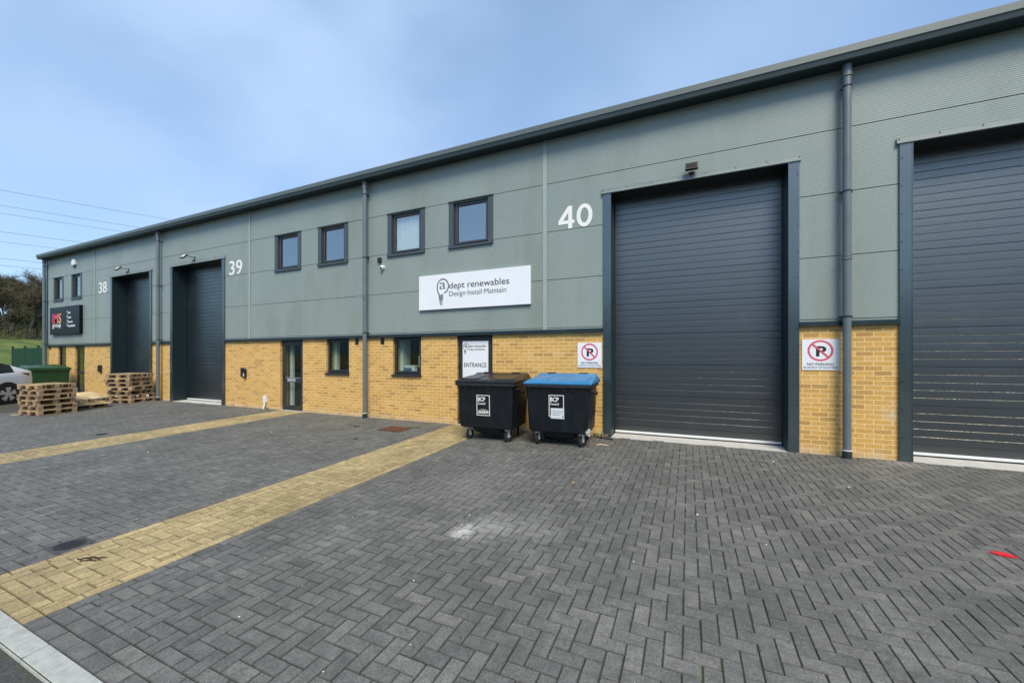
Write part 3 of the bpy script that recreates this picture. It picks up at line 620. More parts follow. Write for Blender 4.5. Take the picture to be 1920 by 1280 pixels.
# roller doors
def roller(a, b_, k):
    y = 0.43; top = DTOP; pts = []
    p = 0.122; z = 0.075; i = 0
    while z < top + 0.2:
        d = 0.009 if i % 5 == 0 else 0.006
        pts += [(y + d, z), (y, z + 0.0015), (y - 0.0003, z + p * 0.5), (y, z + p - 0.0090), (y + d, z + p - 0.002)]
        z += p; i += 1
    mb = MB(); mb.prof_x(pts, a - 0.04, b_ + 0.04, closed=False)
    c = mb.build('roller_door', M['shutter'], B)
    mb = MB(); mb.box(a + 0.01, b_ - 0.01, y - 0.012, y + 0.02, 0.030, 0.072); mb.build('bottom_rail', M['white'], c, bevel=0.003)
    mb = MB(); mb.box(a + 0.01, b_ - 0.01, y - 0.006, y + 0.02, 0.004, 0.0295); mb.build('bottom_seal', M['rubber'], c)
    # guides, jamb linings, soffit
    mb = MB(); mb.box(a - 0.07, a, -0.018, y - 0.001, -0.02, top); mb.box(b_, b_ + 0.07, -0.018, y - 0.001, -0.02, top); mb.box(a - 0.07, b_ + 0.07, -0.018, y + 0.4, top + 0.0005, top + 0.05)
    mb.box(a - 0.1, a + 0.012, y - 0.04, y - 0.014, 0.0, top - .001); mb.box(b_ - 0.012, b_ + 0.1, y - 0.04, y - 0.014, 0.0, top - .001)
    mb.build('jamb_lining', M['reveal'], c)
    for s, x in ((-1, a), (1, b_)):
        x0, x1 = sorted((x, x + s * 0.152))
        mb = MB(); mb.box(x0, x1, -0.030, -0.0185, -0.03, top - 0.002); mb.box(min(x, x + s * .012), max(x, x + s * .012), -0.036, -0.0302, -0.03, top - .002)
        for q in range(11):
            zc = 0.35 + q * 0.42; xc = x + s * 0.128; mb.tube([(xc, -0.0295, zc), (xc, -0.036, zc)], 0.009, 8, 1)
        mb.build('door_trim', [M['trim'], M['dark']], c)
    mb = MB(); mb.prof_x([(-0.005, top + 0.088), (-0.030, top + 0.088), (-0.034, top + 0.030), (-0.052, top + 0.004), (-0.052, top - 0.004), (-0.005, top - 0.002)], a - 0.185, b_ + 0.175)
    n_ = 8
    for q in range(n_): xc = a - 0.16 + (b_ - a + 0.31) * q / (n_ - 1); mb.tube([(xc, -0.029, top + 0.062), (xc, -0.036, top + 0.062)], 0.010, 8, 1)
    mb.build('head_flashing', [M['flash'], M['dark']], c)
    mb = MB(); mb.prof_x([(-0.045, -0.06), (-0.045, 0.000), (0.38, 0.006), (0.55, 0.006), (0.55, -0.06)], a + 0.004, b_ - 0.004); mb.build('threshold', M['conc'], c)
    mb = MB(); mb.box(a + .02, b_ - .02, 1.2, 1.25, 0, 5.2); mb.build('backing', M['intdark'], c)
for k, d in enumerate(DOORS): roller(d[0], d[1], k)

# windows
def window(a, b_, z0, z1, upper, blind=False):
    if upper:
        s = MB()      # flat metal surround
        T = 0.125
        s.box(a, a + T, -0.018, -0.0005, z0 + 0.075, z1 - 0.002); s.box(b_ - T, b_, -0.018, -0.0005, z0 + 0.075, z1 - 0.002)
        s.box(a - 0.012, b_ + 0.012, -0.040, -0.0005, z1 - 0.002, z1 + 0.014)
        # reveal
        s.box(a + T - 0.012, a + T, -0.0004, 0.17, z0 + 0.075, z1 - .003); s.box(b_ - T, b_ - T + 0.012, -0.0004, 0.17, z0 + 0.075, z1 - .003); s.box(a + T, b_ - T, -0.0004, 0.17, z1 - 0.014, z1 - .003)
        x0, x1, q0, q1, y = a + T, b_ - T, z0 + 0.078, z1 - 0.015, 0.055; fw = 0.055; fm = M['frame2']
    else:
        s = None; x0, x1, q0, q1, y = a, b_, z0 + 0.03, z1, 0.075; fw = 0.062; fm = M['frame']
    f = MB()
    def fr(f, x0, x1, q0, q1, y0, y1, w_):
        f.box(x0, x0 + w_, y0, y1, q0, q1); f.box(x1 - w_, x1, y0, y1, q0, q1); f.box(x0 + w_, x1 - w_, y0, y1, q0, q0 + w_); f.box(x0 + w_, x1 - w_, y0, y1, q1 - w_, q1)
    fr(f, x0, x1, q0, q1, y, y + 0.07, fw)
    fr(f, x0 + fw * 0.62, x1 - fw * 0.62, q0 + fw * 0.62, q1 - fw * 0.62, y - 0.018, y - 0.001, fw * 0.85)
    W = f.build('window', fm, B, bevel=0.004)
    if s: s.build('surround', M['surround'], W)
    g = MB(); i = fw * 1.35; g.box(x0 + i, x1 - i, y + 0.012, y + 0.016, q0 + i, q1 - i); g.build('pane', M['glass_up'] if upper else M['glass_low'], W)
    g = MB()
    if upper: g.prof_x([(-0.0005, z0 + 0.074), (-0.050, z0 + 0.060), (-0.050, z0 + 0.012), (-0.042, z0 + 0.012), (-0.0005, z0 + 0.02)], a - 0.004, b_ + 0.004); g.box(x0, x1, 0.0, 0.16, z0 + 0.06, z0 + 0.0745)
    else: g.prof_x([(0.011, z0 + 0.028), (-0.040, z0 + 0.018), (-0.040, z0 - 0.012), (0.011, z0 - 0.012)], a - 0.02, b_ + 0.02); g.box(a, b_, 0.012, 0.16, z0 - .002, z0 + 0.0295)
    g.build('sill', M['surround'] if upper else M['frame'], W)
    if blind:
        g = MB(); n_ = 44; vs = []
        for k in range(n_ + 1):
            xx = x0 + 0.02 + (x1 - x0 - 0.04) * k / n_; yy_ = 0.135 + 0.010 * math.sin(k * 1.4); vs += [(xx, yy_, q0), (xx, yy_, q1)]
        g.add(vs, [(2 * k, 2 * k + 2, 2 * k + 3, 2 * k + 1) for k in range(n_)]); g.build('curtain', M['blind'], W, smooth=True)
    return W
for i, (a, b_) in enumerate(UW): window(a, b_, UZ0, UZ1, True, blind=(i in (4,)))
for (a, b_) in GW: window(a, b_, GZ0, GZ1, False)

# personnel doors
def pdoor(a, b_, kind):
    y = 0.075; f = MB()
    f.box(a, a + 0.055, y, y + 0.07, 0.0, ZB - .002); f.box(b_ - 0.055, b_, y, y + 0.07, 0.0, ZB - .002); f.box(a + 0.055, b_ - 0.055, y, y + 0.07, ZB - 0.06, ZB - .002); f.box(a + 0.055, b_ - 0.055, y, y + 0.07, 0.0, 0.03)
    D = f.build('entrance_door', M['frame'], B, bevel=0.004)
    l0, l1, q0, q1, w_ = a + 0.05, b_ - 0.05, 0.032, ZB - 0.055, 0.105
    f = MB(); yl = y - 0.012
    f.box(l0, l0 + w_, yl, y - .0005, q0, q1); f.box(l1 - w_, l1, yl, y - .0005, q0, q1); f.box(l0 + w_, l1 - w_, yl, y - .0005, q0, q0 + 0.12); f.box(l0 + w_, l1 - w_, yl, y - .0005, q1 - w_, q1); f.box(l0 + w_, l1 - w_, yl, y - .0005, 0.82, 0.95)
    f.build('door_leaf', M['frame'], D, bevel=0.004)
    f = MB(); f.box(l0 + w_, l1 - w_, y + 0.006, y + 0.010, q0 + 0.12, 0.82); f.box(l0 + w_, l1 - w_, y + 0.006, y + 0.010, 0.95, q1 - w_); f.build('pane', M['glass_low'], D)
    hs = l1 if kind != 'film' else l0
    for z in (0.22, 0.80, 1.35, 1.88): f = MB(); f.box(hs - 0.022, hs + 0.022, yl - 0.022, yl - .0005, z - 0.05, z + 0.05); f.build('hinge', M['black'], D, bevel=0.004)
    hx = l0 + 0.045 if kind != 'film' else l1 - 0.045; s = 1 if kind != 'film' else -1
    f = MB(); f.box(hx - 0.018, hx + 0.018, yl - 0.008, yl - .0005, 0.86, 1.12); f.tube([(hx, yl - 0.008, 1.03), (hx, yl - 0.045, 1.03), (hx + s * 0.02, yl - 0.05, 1.03), (hx + s * 0.12, yl - 0.05, 1.03)], 0.009, 8); f.build('handle', M['black'], D)
    if kind == 'letter':
        f = MB(); f.box(l0 + 0.20, l0 + 0.54, yl - 0.010, yl - .0005, 0.845, 0.935); f.box(l0 + 0.225, l0 + 0.515, yl - 0.014, yl - .0101, 0.868, 0.912); f.build('letter_plate', M['alu'], D, bevel=0.003)
        f = MB(); f.box(l0 + w_, l1 - w_, yl - 0.006, yl - .0005, 0.951, 0.965); f.build('bead', M['alu'], D)
    f = MB(); f.box(a - 0.0, b_, -0.03, 0.2, -0.04, -0.001); f.build('door_step', M['conc'], D)
    return D, y
for i, (a, b_) in enumerate(PD): pdoor(a, b_, ('plain', 'letter', 'film', 'plain')[i])
# vents under the flashing
for x in (-27.0, -8.02, -7.15, 8.6): mb = MB(); mb.box(x - 0.055, x + 0.055, -0.004, 0.0115, 1.90, 2.06); [mb.box(x - 0.045, x + 0.045, -0.010, -0.0041, z, z + 0.012) for z in (1.92, 1.95, 1.98, 2.01)]; mb.build('wall_vent', M['black'], B)

# ================================================================== THINGS ON THE WALLS
def unit_number(body, x, z, w_, h_, label):
    o = text_mesh('unit_number', body, 0, 0, w_, h_, M['numwhite'], None, y=-0.002, bold=0.009, thick=0.004)
    o.location = (x, 0, z); tag(o, label, 'number sign')
t = thing('unit_number', 'white number 40 on the cladding left of the nearest fully visible roller door', 'number sign', (-2.45, 0, 4.19))
mb = MB()
ribbon(mb, [(0.250, -0.0), (0.250, 0.46)], 0.082, -0.002, 0.0050); ribbon(mb, [(0.0, 0.135), (0.335, 0.135)], 0.072, -0.0018, 0.0046)
mb.add([(0.0, -0.0016, 0.1), (0.0, -0.0016, 0.175), (0.205, -0.0016, 0.46), (0.270, -0.0016, 0.46), (0.270, -0.0016, 0.42), (0.075, -0.0016, 0.135)] + [(0.0, -0.0060, 0.1), (0.0, -0.0060, 0.175), (0.205, -0.0060, 0.46), (0.270, -0.0060, 0.46), (0.270, -0.0060, 0.42), (0.075, -0.0060, 0.135)],
    [tuple(range(6)), tuple(range(11, 5, -1))] + [(k, (k + 1) % 6, 6 + (k + 1) % 6, 6 + k) for k in range(6)])
mb.build('digit', M['numwhite'], t)
mb = MB(); oo = [(0.545 + 0.122 * math.cos(R(a)), 0.230 + 0.192 * math.sin(R(a))) for a in range(0, 361, 10)]; ribbon(mb, oo, 0.080, -0.002, 0.0050); mb.build('digit', M['numwhite'], t)
unit_number('39', -13.50, 4.19, 0.66, 0.46, 'white number 39 on the cladding left of the middle windows')
unit_number('38', -22.27, 4.19, 0.68, 0.46, 'white number 38 on the far unit, left of its roller door')

def bulb_logo(mb, x, z, s, y, mi=0):
    """lamp-bulb outline swinging round a letter a, with a slanted screw base; s = overall height"""
    pts = []
    for k in range(0, 30):
        t = R(-62 + k * 9.4); pts.append((x + s * (0.30 + 0.255 * math.cos(t)), z + s * (0.70 + 0.275 * math.sin(t))))
    pts = pts[:-2]
    pts += [(x + s * 0.050, z + s * 0.62), (x + s * 0.060, z + s * 0.55), (x + s * 0.095, z + s * 0.47), (x + s * 0.130, z + s * 0.40), (x + s * 0.16, z + s * 0.34)]
    ribbon(mb, [(x + s * 0.36, z + s * 0.46)] + pts, s * 0.043, y, mi=mi)
    for q in range(3):
        zz_ = z + s * (0.30 - q * 0.075); ribbon(mb, [(x + s * (0.11 + q * 0.015), zz_), (x + s * 0.31, zz_ + s * 0.085)], s * 0.050, y, mi=mi)
    ribbon(mb, [(x + s * 0.30, z + s * 0.15), (x + s * 0.17, z + s * 0.10), (x + s * 0.18, z + s * 0.02), (x + s * 0.25, z + s * -0.01), (x + s * 0.28, z + s * 0.07), (x + s * 0.20, z + s * 0.065)], s * 0.030, y, mi=mi)

# big fascia board
t = thing('sign_board', 'wide white company sign with light bulb logo, on cladding above the brick', 'sign', (-4.50, 0, 2.69))
mb = MB(); mb.box(-1.45, 1.45, -0.062, -0.012, 0.0, 0.82); mb.build('panel', M['signwhite'], t, bevel=0.003)
mb = MB(); mb.box(-1.38, 1.38, -0.0118, 0.0, 0.04, 0.78); mb.build('rail', M['dark'], t)
mb = MB(); bulb_logo(mb, -0.945, 0.105, 0.615, -0.0625); mb.build('logo', M['ink'], t)
text_mesh('lettering', 'a', -0.855, 0.47, 0.175, 0.155, M['ink'], t, y=-0.0625, bold=-0.008)
text_mesh('lettering', 'dept renewables', -0.585, 0.418, 1.54, 0.19, M['ink'], t, y=-0.0625, bold=0.006)
text_mesh('lettering', 'Design\u00b7Install\u00b7Maintain', -0.585, 0.255, 1.47, 0.150, M['ink'], t, y=-0.0625, bold=0.0)
# film sign in the entrance door
t = thing('door_sign', 'white entrance notice filling the upper glass of the door behind the bins', 'sign', (-4.455, 0.0625, 1.0))
mb = MB(); mb.box(-0.335, 0.335, -0.004, 0.0, 0.02, 0.93); mb.build('panel', M['signwhite'], t)
mb = MB(); bulb_logo(mb, -0.325, 0.63, 0.26, -0.0045); mb.build('logo', M['ink'], t)
text_mesh('lettering', 'a', -0.287, 0.785, 0.075, 0.066, M['ink'], t, y=-0.0045, bold=0.01)
text_mesh('lettering', 'dept renewables', -0.18, 0.775, 0.46, 0.070, M['ink'], t, y=-0.0045, bold=0.01)
text_mesh('lettering', 'Design\u00b7Install\u00b7Maintain', -0.18, 0.712, 0.44, 0.048, M['ink'], t, y=-0.0045, bold=0.01)
text_mesh('lettering', 'ENTRANCE', -0.295, 0.335, 0.585, 0.098, M['inkblack'], t, y=-0.0045, bold=0.008)
# no parking signs
def noparking(x, label):
    t = thing('parking_sign', label, 'sign', (x, 0.010, 1.352), group='no parking signs on the brickwork')
    mb = MB(); mb.box(-0.245, 0.245, -0.012, 0.0, 0, 0.498); mb.build('panel', M['signwhite'], t, bevel=0.002)
    text_mesh('lettering', 'P', -0.056, 0.222, 0.135, 0.165, M['inkblack'], t, y=-0.0125, bold=0.03)
    mb = MB(); ribbon(mb, [(0.155 * math.cos(R(a)), 0.315 + 0.155 * math.sin(R(a))) for a in range(0, 361, 8)], 0.030, -0.0125)
    ribbon(mb, [(-0.104, 0.419), (0.104, 0.211)], 0.026, -0.0155); mb.build('prohibition_ring', M['red'], t)
    text_mesh('lettering', 'NO PARKING', -0.172, 0.075, 0.345, 0.044, M['inkblack'], t, y=-0.0125, bold=0.01)
    text_mesh('lettering', 'IN FRONT OF SHUTTERS', -0.222, 0.026, 0.445, 0.032, M['inkblack'], t, y=-0.0125, bold=0.0)
noparking(-1.803, 'square no parking sign on brick above the blue-lidded bin')
noparking(1.942, 'square no parking sign on the brick pier beside the large downpipe')
# dark sign on the far unit
t = thing('sign_board', 'black company sign with pink and orange letters on the far end unit', 'sign', (-25.15, 0, 2.58))
mb = MB(); mb.box(-1.46, 1.46, -0.115, -0.002, 0, 1.22); mb.build('panel', mat('gloss_black_sign', (0.006, 0.007, 0.011, 1), 0.35, spec=0.12), t, bevel=0.004)
def grad_mat():
    m, n, l, b = nodes('sunset_letter_vinyl'); t_ = n.new('ShaderNodeTexCoord'); sp = n.new('ShaderNodeSeparateXYZ'); l.new(t_.outputs['Object'], sp.inputs[0])
    dd = n.new('ShaderNodeMath'); dd.operation = 'MULTIPLY_ADD'; dd.inputs[1].default_value = -0.9; l.new(sp.outputs[2], dd.inputs[0]); l.new(sp.outputs[0], dd.inputs[2])
    mr = n.new('ShaderNodeMapRange'); mr.inputs[1].default_value = -2.05; mr.inputs[2].default_value = -0.78; l.new(dd.outputs[0], mr.inputs[0])
    r_ = n.new('ShaderNodeValToRGB'); e = r_.color_ramp.elements; e[0].color = (0.50, 0.03, 0.30, 1); e[1].position = 0.85; e[1].color = (0.90, 0.42, 0.20, 1); k = e.new(0.42); k.color = (0.80, 0.05, 0.07, 1)
    l.new(mr.outputs[0], r_.inputs[0]); l.new(r_.outputs[0], b.inputs['Base Color']); b.inputs['Roughness'].default_value = 0.4; return m
text_mesh('lettering', 'IMS', -1.18, 0.50, 0.88, 0.44, grad_mat(), t, y=-0.1155, bold=0.012, thick=0.004)
text_mesh('lettering', 'group', -1.18, 0.26, 0.86, 0.20, M['numwhite'], t, y=-0.1155, bold=0.006, thick=0.004)
mb = MB()   # four short lines of small print, too small in the photo to read
for q, (zz_, n_) in enumerate(((0.90, 3), (0.70, 4), (0.51, 6), (0.33, 9))):
    mb.box(0.30, 0.34, -0.118, -0.1155, zz_ + 0.02, zz_ + 0.13)
    for k in range(n_): x0 = 0.40 + k * 0.075; hgt = rng.choice((0.06, 0.06, 0.085)); mb.box(x0, x0 + 0.05, -0.118, -0.1155, zz_ - 0.02, zz_ - 0.02 + hgt)
mb.build('small_print', M['numwhite'], t)
mb = MB()
for q in range(3): ribbon(mb, [(-0.15 + k * 0.09, 0.42 + q * 0.06 + 0.035 * math.sin(k * 0.9 + q)) for k in range(13)], 0.008, -0.1155)
mb.build('swirl', mat('dim_purple_vinyl', (0.06, 0.015, 0.09, 1), 0.4), t)
# alarm box
t = thing('alarm_box', 'white hexagonal alarm box high on the far end unit', 'alarm', (-24.43, 0, 5.68))
mb = MB(); hexa = lambda s, y: [(s * 0.165 * math.cos(R(60 * k + 30)), y, s * 0.17 * math.sin(R(60 * k + 30))) for k in range(6)]
mb.rings([hexa(1, 0), hexa(1, -0.06), hexa(0.8, -0.09)]); mb.build('housing', M['white'], t, bevel=0.006)
mb = MB(); mb.box(-0.07, 0.07, -0.07, -0.01, -0.205, -0.12); mb.build('strobe', M['dark'], t, bevel=0.006)
# cctv
t = thing('security_camera', 'small white dome camera below a black box near the central downpipe', 'camera', (-7.22, 0, 4.02))
mb = MB(); mb.box(-0.055, 0.055, -0.05, 0, -0.03, 0.09); mb.build('junction_box', M['black'], t, bevel=0.006)
mb = MB(); mb.tube([(0.0, -0.02, -0.03), (0.03, -0.02, -0.09), (0.075, -0.03, -0.12)], 0.006, 6); mb.build('cable', M['black'], t)
mb = MB(); mb.tube([(0.10, 0, -0.17), (0.10, -0.05, -0.17)], [0.058, 0.055], 16)
for k in range(1): mb.rings([[(0.10 + 0.054 * math.cos(R(q)) * math.cos(R(a)), -0.05 - 0.054 * math.sin(R(q)) * 0.8 - 0.01, -0.175 + 0.054 * math.cos(R(q)) * math.sin(R(a))) for a in range(0, 360, 24)] for q in (0, 25, 50, 75)])
mb.build('housing', M['white'], t, smooth=True)
mb = MB(); mb.tube([(0.112, -0.10, -0.185), (0.118, -0.116, -0.190)], 0.022, 12); mb.build('lens', M['black'], t)
# floodlights on outreach brackets
def flood_arm(x, label):
    t = thing('floodlight', label, 'light', (x, 0, 4.95), group='slim floodlights on brackets above the far roller doors')
    mb = MB(); mb.box(-0.03, 0.03, -0.012, 0, -0.05, 0.05); mb.tube([(0, -0.01, 0.02), (-0.02, -0.20, 0.03), (-0.03, -0.26, 0.02)], 0.011, 8); mb.build('bracket', M['black'], t)
    rt = Matrix.Rotation(R(-38), 3, 'X')
    mb = MB(); mb.box(-0.14, 0.08, -0.33, -0.285, -0.09, 0.09, rot=rt); mb.build('housing', M['black'], t, bevel=0.006)
    mb = MB(); mb.box(-0.115, 0.055, -0.337, -0.3305, -0.068, 0.068, rot=rt, piv=(-0.03, -0.3075, 0)); mb.build('lens', mat('pale_lamp_lens', (0.72, 0.70, 0.66, 1), 0.2), t)
    mb = MB(); mb.box(0.02, 0.08, -0.10, -0.0, -0.13, -0.07); mb.build('sensor', M['surround'], t, bevel=0.006)
flood_arm(-15.42, 'slim bracket floodlight above the roller door between numbers 38 and 39')
flood_arm(-19.86, 'slim bracket floodlight above the farthest roller door, right of number 38')
t = thing('floodlight', 'black box floodlight above the nearest fully visible roller door', 'light', (0.055, 0, 4.95))
rt = Matrix.Rotation(R(-14), 3, 'X')
mb = MB(); mb.box(-0.105, 0.105, -0.155, -0.095, -0.06, 0.065, rot=rt); [mb.box(-0.1, 0.1, -0.095, -0.08, z, z + 0.008) for z in (-0.04, -0.015, 0.01, 0.035)]; mb.build('housing', M['black'], t, bevel=0.008)
mb = MB(); mb.box(-0.085, 0.085, -0.1595, -0.1555, -0.042, 0.048, rot=rt, piv=(0, -0.125, 0.0025)); mb.build('lens', mat('smoky_lamp_lens', (0.018, 0.013, 0.014, 1), 0.5, spec=0.15), t)
mb = MB(); mb.box(-0.035, 0.035, -0.11, 0.0, -0.105, -0.078); mb.box(-0.05, 0.05, -0.012, 0, -0.11, -0.05); mb.build('bracket', M['black'], t, bevel=0.003)
# intercom, key safe, socket
t = thing('intercom', 'black intercom box with pale buttons on brick left of the glazed door', 'intercom', (-12.74, 0.012, 0.94))
mb = MB(); mb.box(-0.15, 0.0, -0.045, 0, 0.02, 0.29); mb.box(0.002, 0.10, -0.07, 0, -0.03, 0.26); mb.build('housing', M['black'], t, bevel=0.006)
mb = MB(); [mb.box(-0.12 + 0.035 * (k % 2), -0.10 + 0.035 * (k % 2), -0.049, -0.0455, 0.08 + 0.05 * (k // 2), 0.10 + 0.05 * (k // 2)) for k in range(8)]; mb.build('keypad', M['surround'], t)
mb = MB(); mb.box(0.035, 0.075, -0.074, -0.0705, 0.02, 0.12); mb.build('nameplate', M['white'], t)
t = thing('key_safe', 'small black box on the brick between far glazed door and roller door', 'key safe', (-22.15, 0.012, 0.97))
mb = MB(); mb.box(-0.13, 0.13, -0.06, 0, 0.0, 0.27); mb.box(0.0, 0.13, -0.055, 0, -0.05, -0.001); mb.build('housing', M['black'], t, bevel=0.01)
mb = MB(); mb.box(-0.10, 0.02, -0.064, -0.0605, 0.06, 0.22); mb.build('keypad', M['dark'], t)
t = thing('cable_box', 'white cable box with pipe low on brick left of the glazed door', 'utility box', (-11.72, 0.012, 0.0))
mb = MB(); mb.box(-0.055, 0.055, -0.065, 0, 0.19, 0.39); mb.build('housing', M['white'], t, bevel=0.006)
mb = MB(); mb.tube([(0.0, -0.035, 0.19), (-0.005, -0.04, 0.12), (-0.03, -0.05, 0.05), (-0.03, -0.05, -0.02)], 0.033, 12); mb.build('conduit', M['white'], t, smooth=True)
mb = MB(); mb.tube([(0.03, -0.05, 0.03), (0.10, -0.07, 0.012), (0.17, -0.06, 0.02), (0.20, -0.05, 0.035)], 0.010, 6); mb.build('cable', M['black'], t)
# tub and card inside the window
t = thing('plastic_tub', 'white tub with blue label standing inside the window beside the entrance', 'tub', (-6.42, 0.235, 1.17))
mb = MB()
def rrect(w_, d_, z, r, n=4, cx_=0, cy_=0):
    pts = []
    for (sx, sy, a0) in ((1, 1, 0), (-1, 1, 90), (-1, -1, 180), (1, -1, 270)):
        for k in range(n + 1):
            a = R(a0 + 90 * k / n); pts.append((cx_ + sx * (w_ / 2 - r) + r * math.cos(a), cy_ + sy * (d_ / 2 - r) + r * math.sin(a), z))
    return pts
mb.rings([rrect(0.30, 0.13, 0.0, 0.03), rrect(0.34, 0.15, 0.16, 0.03), rrect(0.36, 0.17, 0.161, 0.03), rrect(0.36, 0.17, 0.185, 0.03)]); mb.build('tub', M['white'], t)
mb = MB(); mb.box(-0.16, 0.08, -0.081, -0.076, 0.03, 0.12); mb.build('tub_label', mat('blue_label', (0.06, 0.12, 0.24, 1), 0.5, var=0.6, vscale=25), t)
o = MB().box(-0.015, 0.015, -0.004, 0, 0, 0.30).build('card', M['white']); o.location = (-6.075, 0.12, 1.30); tag(o, 'narrow white card standing in the window right of the tub', 'card')
mb = MB(); mb.box(-6.75, -6.0, 0.145, 0.30, 1.13, 1.165); mb.build('window_board', M['white'], B)

# ================================================================== BINS
def make_bin(name, label, loc, rz, lidm, bodym, sticker, group=None):
    t = thing(name, label, 'bin', loc, rz, group)
    W, Dp = 1.20, 0.98
    mb = MB()
    mb.rings([rrect(1.00, 0.74, 0.235, 0.05), rrect(1.07, 0.83, 0.262, 0.05), rrect(1.105, 0.90, 0.62, 0.05), rrect(1.13, 0.93, 0.98, 0.05), rrect(1.14, 0.95, 1.045, 0.05)])
    body = mb.build('body', bodym, t, smooth=True)
    mb = MB(); mb.rings([rrect(0.50, 0.50, 0.125, 0.10, 5), rrect(0.62, 0.62, 0.15, 0.12, 5), rrect(0.70, 0.70, 0.234, 0.12, 5)]); mb.build('sump', bodym, t, smooth=True)
    mb = MB()      # ribs on the sides and front panel folds
    for s in (-1, 1):
        for yy_ in (-0.25, 0.0, 0.25): mb.box(s * 0.545 - 0.012, s * 0.545 + 0.012, yy_ - 0.02, yy_ + 0.02, 0.5, 1.03)
        mb.box(s * 0.50 - 0.008, s * 0.50 + 0.008, -0.452, -0.436, 0.30, 1.02, rot=Matrix.Rotation(R(3.2), 3, 'X')); mb.box(s * 0.345 - 0.006, s * 0.345 + 0.006, -0.452, -0.4365, 0.30, 1.02, rot=Matrix.Rotation(R(3.2), 3, 'X'))
    for k in range(7): mb.box(-0.50 + k * 0.155, -0.47 + k * 0.155, -0.492, -0.47, 0.985, 1.03)
    mb.build('rib', bodym, t)
    mb = MB(); mb.rings([rrect(1.15, 0.98, 1.036, 0.03), rrect(1.20, 1.02, 1.055, 0.03), rrect(1.20, 1.02, 1.100, 0.03), rrect(1.17, 0.99, 1.106, 0.03)]); mb.build('rim', mat('bin_rim_' + name, (0.020, 0.023, 0.027, 1) if lidm is not M['bingreen'] else (0.02, 0.07, 0.025, 1), 0.4), t)
    # lid: front lip, flat centre, raised back
    mb = MB(); hw = 0.605
    prof = [(-0.515, 1.107), (-0.515, 1.132), (-0.485, 1.150), (-0.30, 1.176), (-0.05, 1.196), (0.12, 1.208), (0.30, 1.232), (0.40, 1.262), (0.455, 1.262), (0.50, 1.225), (0.505, 1.107)]
    secs = []
    for xx, s_ in ((-hw, 0.50), (-hw + 0.03, 0.9), (-hw + 0.06, 1.0), (-0.16, 1.0), (-0.12, 0.93), (0.12, 0.93), (0.16, 1.0), (hw - 0.06, 1.0), (hw - 0.03, 0.9), (hw, 0.50)):
        secs.append([(xx, y_, 1.107 + (z_ - 1.107) * (s_ if y_ < 0.25 or s_ < 0.91 else 1.0)) for y_, z_ in prof])
    mb.rings(secs)
    lid = mb.build('lid', lidm, t, smooth=True)
    for s in (-1, 1):     # raised panel fields on the lid
        mb = MB(); mb.prof_x([(-0.44, 1.150), (-0.41, 1.178), (0.06, 1.218), (0.10, 1.200)], *sorted((s * 0.20, s * 0.53))); mb.build('lid_panel', lidm, lid, bevel=0.006)
        x0 = s * 0.315; mb = MB(); mb.box(x0 - 0.085, x0 + 0.085, 0.385, 0.475, 1.235, 1.274); mb.build('lid_grip', M['black'], lid, bevel=0.006)
    mb = MB(); mb.tube([(-0.62, 0.49, 1.13), (0.62, 0.49, 1.13)], 0.030, 10); mb.build('hinge_bar', M['black'], t, smooth=True)
    for s in (-1, 1):
        mb = MB(); mb.tube([(s * 0.555, 0.0, 0.93), (s * 0.64, 0.0, 0.93)], 0.025, 12); mb.tube([(s * 0.625, 0.0, 0.93), (s * 0.64, 0.0, 0.93)], 0.034, 12); mb.build('lifting_pin', M['black'], t, smooth=True)
        mb = MB(); mb.tube([(s * 0.57, -0.36, 1.0), (s * 0.615, -0.36, 0.985), (s * 0.615, -0.20, 0.985), (s * 0.57, -0.20, 1.0)], 0.012, 8); mb.build('handle', M['black'], t, smooth=True)
    for (cx_, cy_, a) in ((-0.40, -0.30, 75), (0.40, -0.30, 62), (-0.40, 0.30, 20), (0.40, 0.30, 110)):
        if name == 'green_wheeled_bin': a += 30
        f = MB(); f.box(cx_ - 0.055, cx_ + 0.055, cy_ - 0.045, cy_ + 0.045, 0.226, 0.234)
        rt_ = Matrix.Rotation(R(a), 3, 'Z'); ctr = Vector((cx_, cy_, 0))
        for s in (-1, 1):
            f.box(cx_ - 0.018, cx_ + 0.042, cy_ + s * 0.031 - 0.003, cy_ + s * 0.031 + 0.003, 0.085, 0.212, rot=rt_, piv=(cx_, cy_, 0.13))
        f.box(cx_ - 0.034, cx_ + 0.034, cy_ - 0.036, cy_ + 0.036, 0.205, 0.2255, rot=rt_, piv=(cx_, cy_, 0.21))
        c = f.build('castor', M['galv'], t, bevel=0.002)
        ax = rt_ @ Vector((0, 1, 0)); wc = rt_ @ Vector((0.030, 0, 0)) + Vector((cx_, cy_, 0.099))
        f = MB(); f.tube([wc - ax * 0.022, wc - ax * 0.016, wc + ax * 0.016, wc + ax * 0.022], [0.086, 0.099, 0.099, 0.086], 22); f.build('wheel', M['rubber'], c, smooth=True)
        f = MB(); f.tube([wc - ax * 0.026, wc + ax * 0.026], 0.026, 12); f.build('hub', M['galv'], c, smooth=True)
